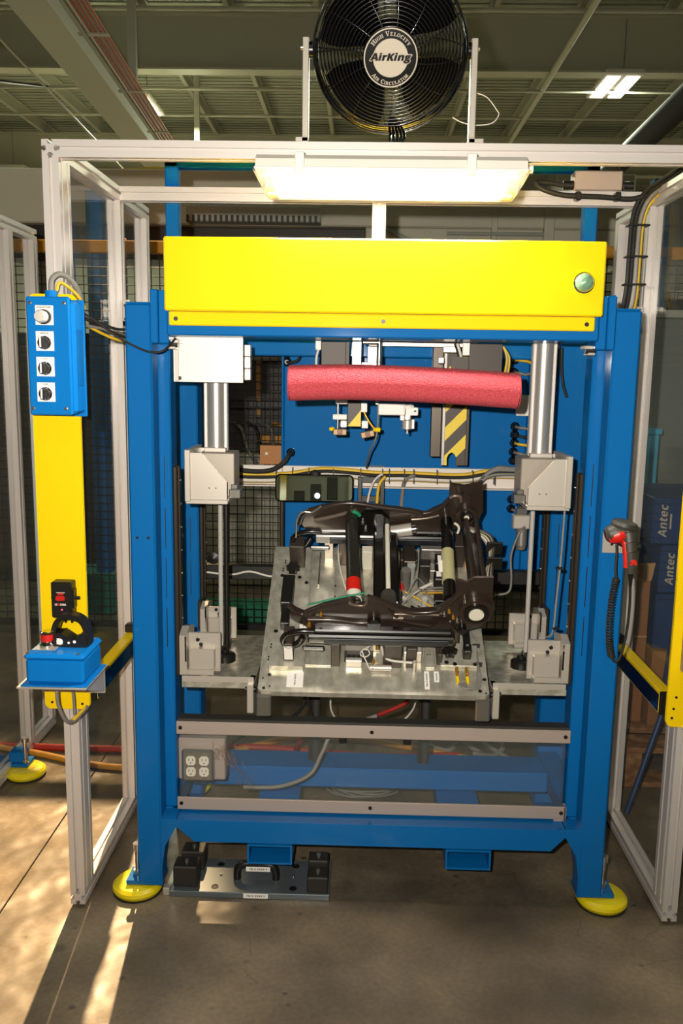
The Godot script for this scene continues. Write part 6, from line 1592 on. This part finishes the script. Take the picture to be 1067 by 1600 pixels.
func overhead():
	var o := V(-2.72, 4.5, -4.0)
	var tr := Transform3D(Basis(Y, 0.055), o)
	var t := thing("crane_girder", "long pale crane girder with orange conduits crossing the upper left", "girder", o)
	part(t, "bottom_flange", G.new().at(tr).bx(-0.17, 0.0, -14, 0.17, 0.025, 3, 0.004), M.enclosure)
	part(t, "web", G.new().at(tr).bx(-0.012, 0.025, -14, 0.012, 0.52, 3), M.enclosure)
	part(t, "top_flange", G.new().at(tr).bx(-0.15, 0.52, -14, 0.15, 0.545, 3, 0.004), M.enclosure)
	part(t, "edge_angle", G.new().at(tr).bx(0.2, 0.08, -14, 0.24, 0.12, 3, 0.002), M.purlin)
	for k in 4: part(t, "conduit", G.new().at(tr).cyl(V(0.27 + 0.045 * k, 0.12, -14), V(0.27 + 0.045 * k, 0.12, 3), 0.012, -1, 6), M.conduit)
	for k in 9: part(t, "conduit_strap", G.new().at(tr).bx(0.16, 0.095, -13 + 1.6 * k, 0.43, 0.107, -12.94 + 1.6 * k), M.enclosure)
	for z in [-11.0, -5.0]: part(t, "hanger", G.new().at(tr).bx(-0.05, 0.545, z, 0.05, 2.85, z + 0.1), M.duct)
	part(t, "runway_wire", G.new().at(tr).cyl(V(-0.75, 0.25, -14), V(-0.75, 0.25, 3), 0.012, -1, 6), M.enclosure)
	solo("hanging_post", G.new().bx(-3.32, 4.32, -5.1, -3.22, 7.12, -5.0, 0.004).bx(-3.4, 4.3, -5.18, -3.14, 4.33, -4.92, 0.003), M.enclosure, "pale hanging steel post in the upper left corner", "post")
	var cf := thing("ceiling_fan", "large dark ceiling fan, one blade reaching in at the upper left edge", "ceiling fan", V(-7.2, 5.5, -9.3))
	var ftr := Transform3D(Basis(Y, 0.35) * Basis(X, 0.2), V(-4.5, 5.5, -10.2))
	part(cf, "blade", G.new().at(ftr).bx(-2.6, -0.012, -0.09, 0.0, 0.012, 0.09, 0.008), M.machine_dk)
	part(cf, "hub", G.new().at(ftr).lathe(V(-2.75, -0.05, 0), Y, [[0.0, 0.0], [0.22, 0.02], [0.22, 0.2], [0.05, 0.3], [0.04, 1.6]], 20), M.machine_dk)
	solo("exhaust_pipe", G.new().cyl(V(3.75, 5.0, -6.5), V(4.1, 5.0, -15.5), 0.17, -1, 20), M.pipe, "thick black exhaust pipe under the roof at the upper right", "pipe")

# the opposite station, seen only in the small mirror
func opposite():
	var t := thing("opposite_machine", "pale machine front with yellow post behind the viewer, seen in the mirror", "machine", V(0, 0, 4.6))
	part(t, "body", G.new().bx(-0.75, 0.0, 4.6, 0.9, 2.9, 5.1, 0.01), M.machine_grey)
	part(t, "yellow_post", G.new().bx(-0.46, 0.0, 4.5, -0.39, 2.9, 4.6, 0.005), M.yellow)
	part(t, "white_cabinet", G.new().bx(0.20, 1.85, 4.45, 0.42, 2.25, 4.6, 0.01), M.label)
	for k in 3: part(t, "dark_window", G.new().bx(-0.32 + 0.16 * k, 1.9 + 0.07 * k, 4.58, -0.22 + 0.16 * k, 2.12 + 0.07 * k, 4.597, 0.004), M.machine_dk)
	part(t, "pipe", G.new().cyl(V(-0.74, 2.3, 4.55), V(0.9, 2.3, 4.55), 0.02, -1, 10), M.alu)

func _ready():
	materials()
	light_rig()
	room()
	bays()
	guard()
	press()
	hood()
	strip_light()
	fan()
	panels()
	lift()
	tooling()
	back_gear()
	fixture()
	seat()
	foam_bumper()
	hand_scanner()
	lower_front()
	guard_cables()
	fence()
	background()
	right_side()
	overhead()
	opposite()
	neighbours()
	floor_items()
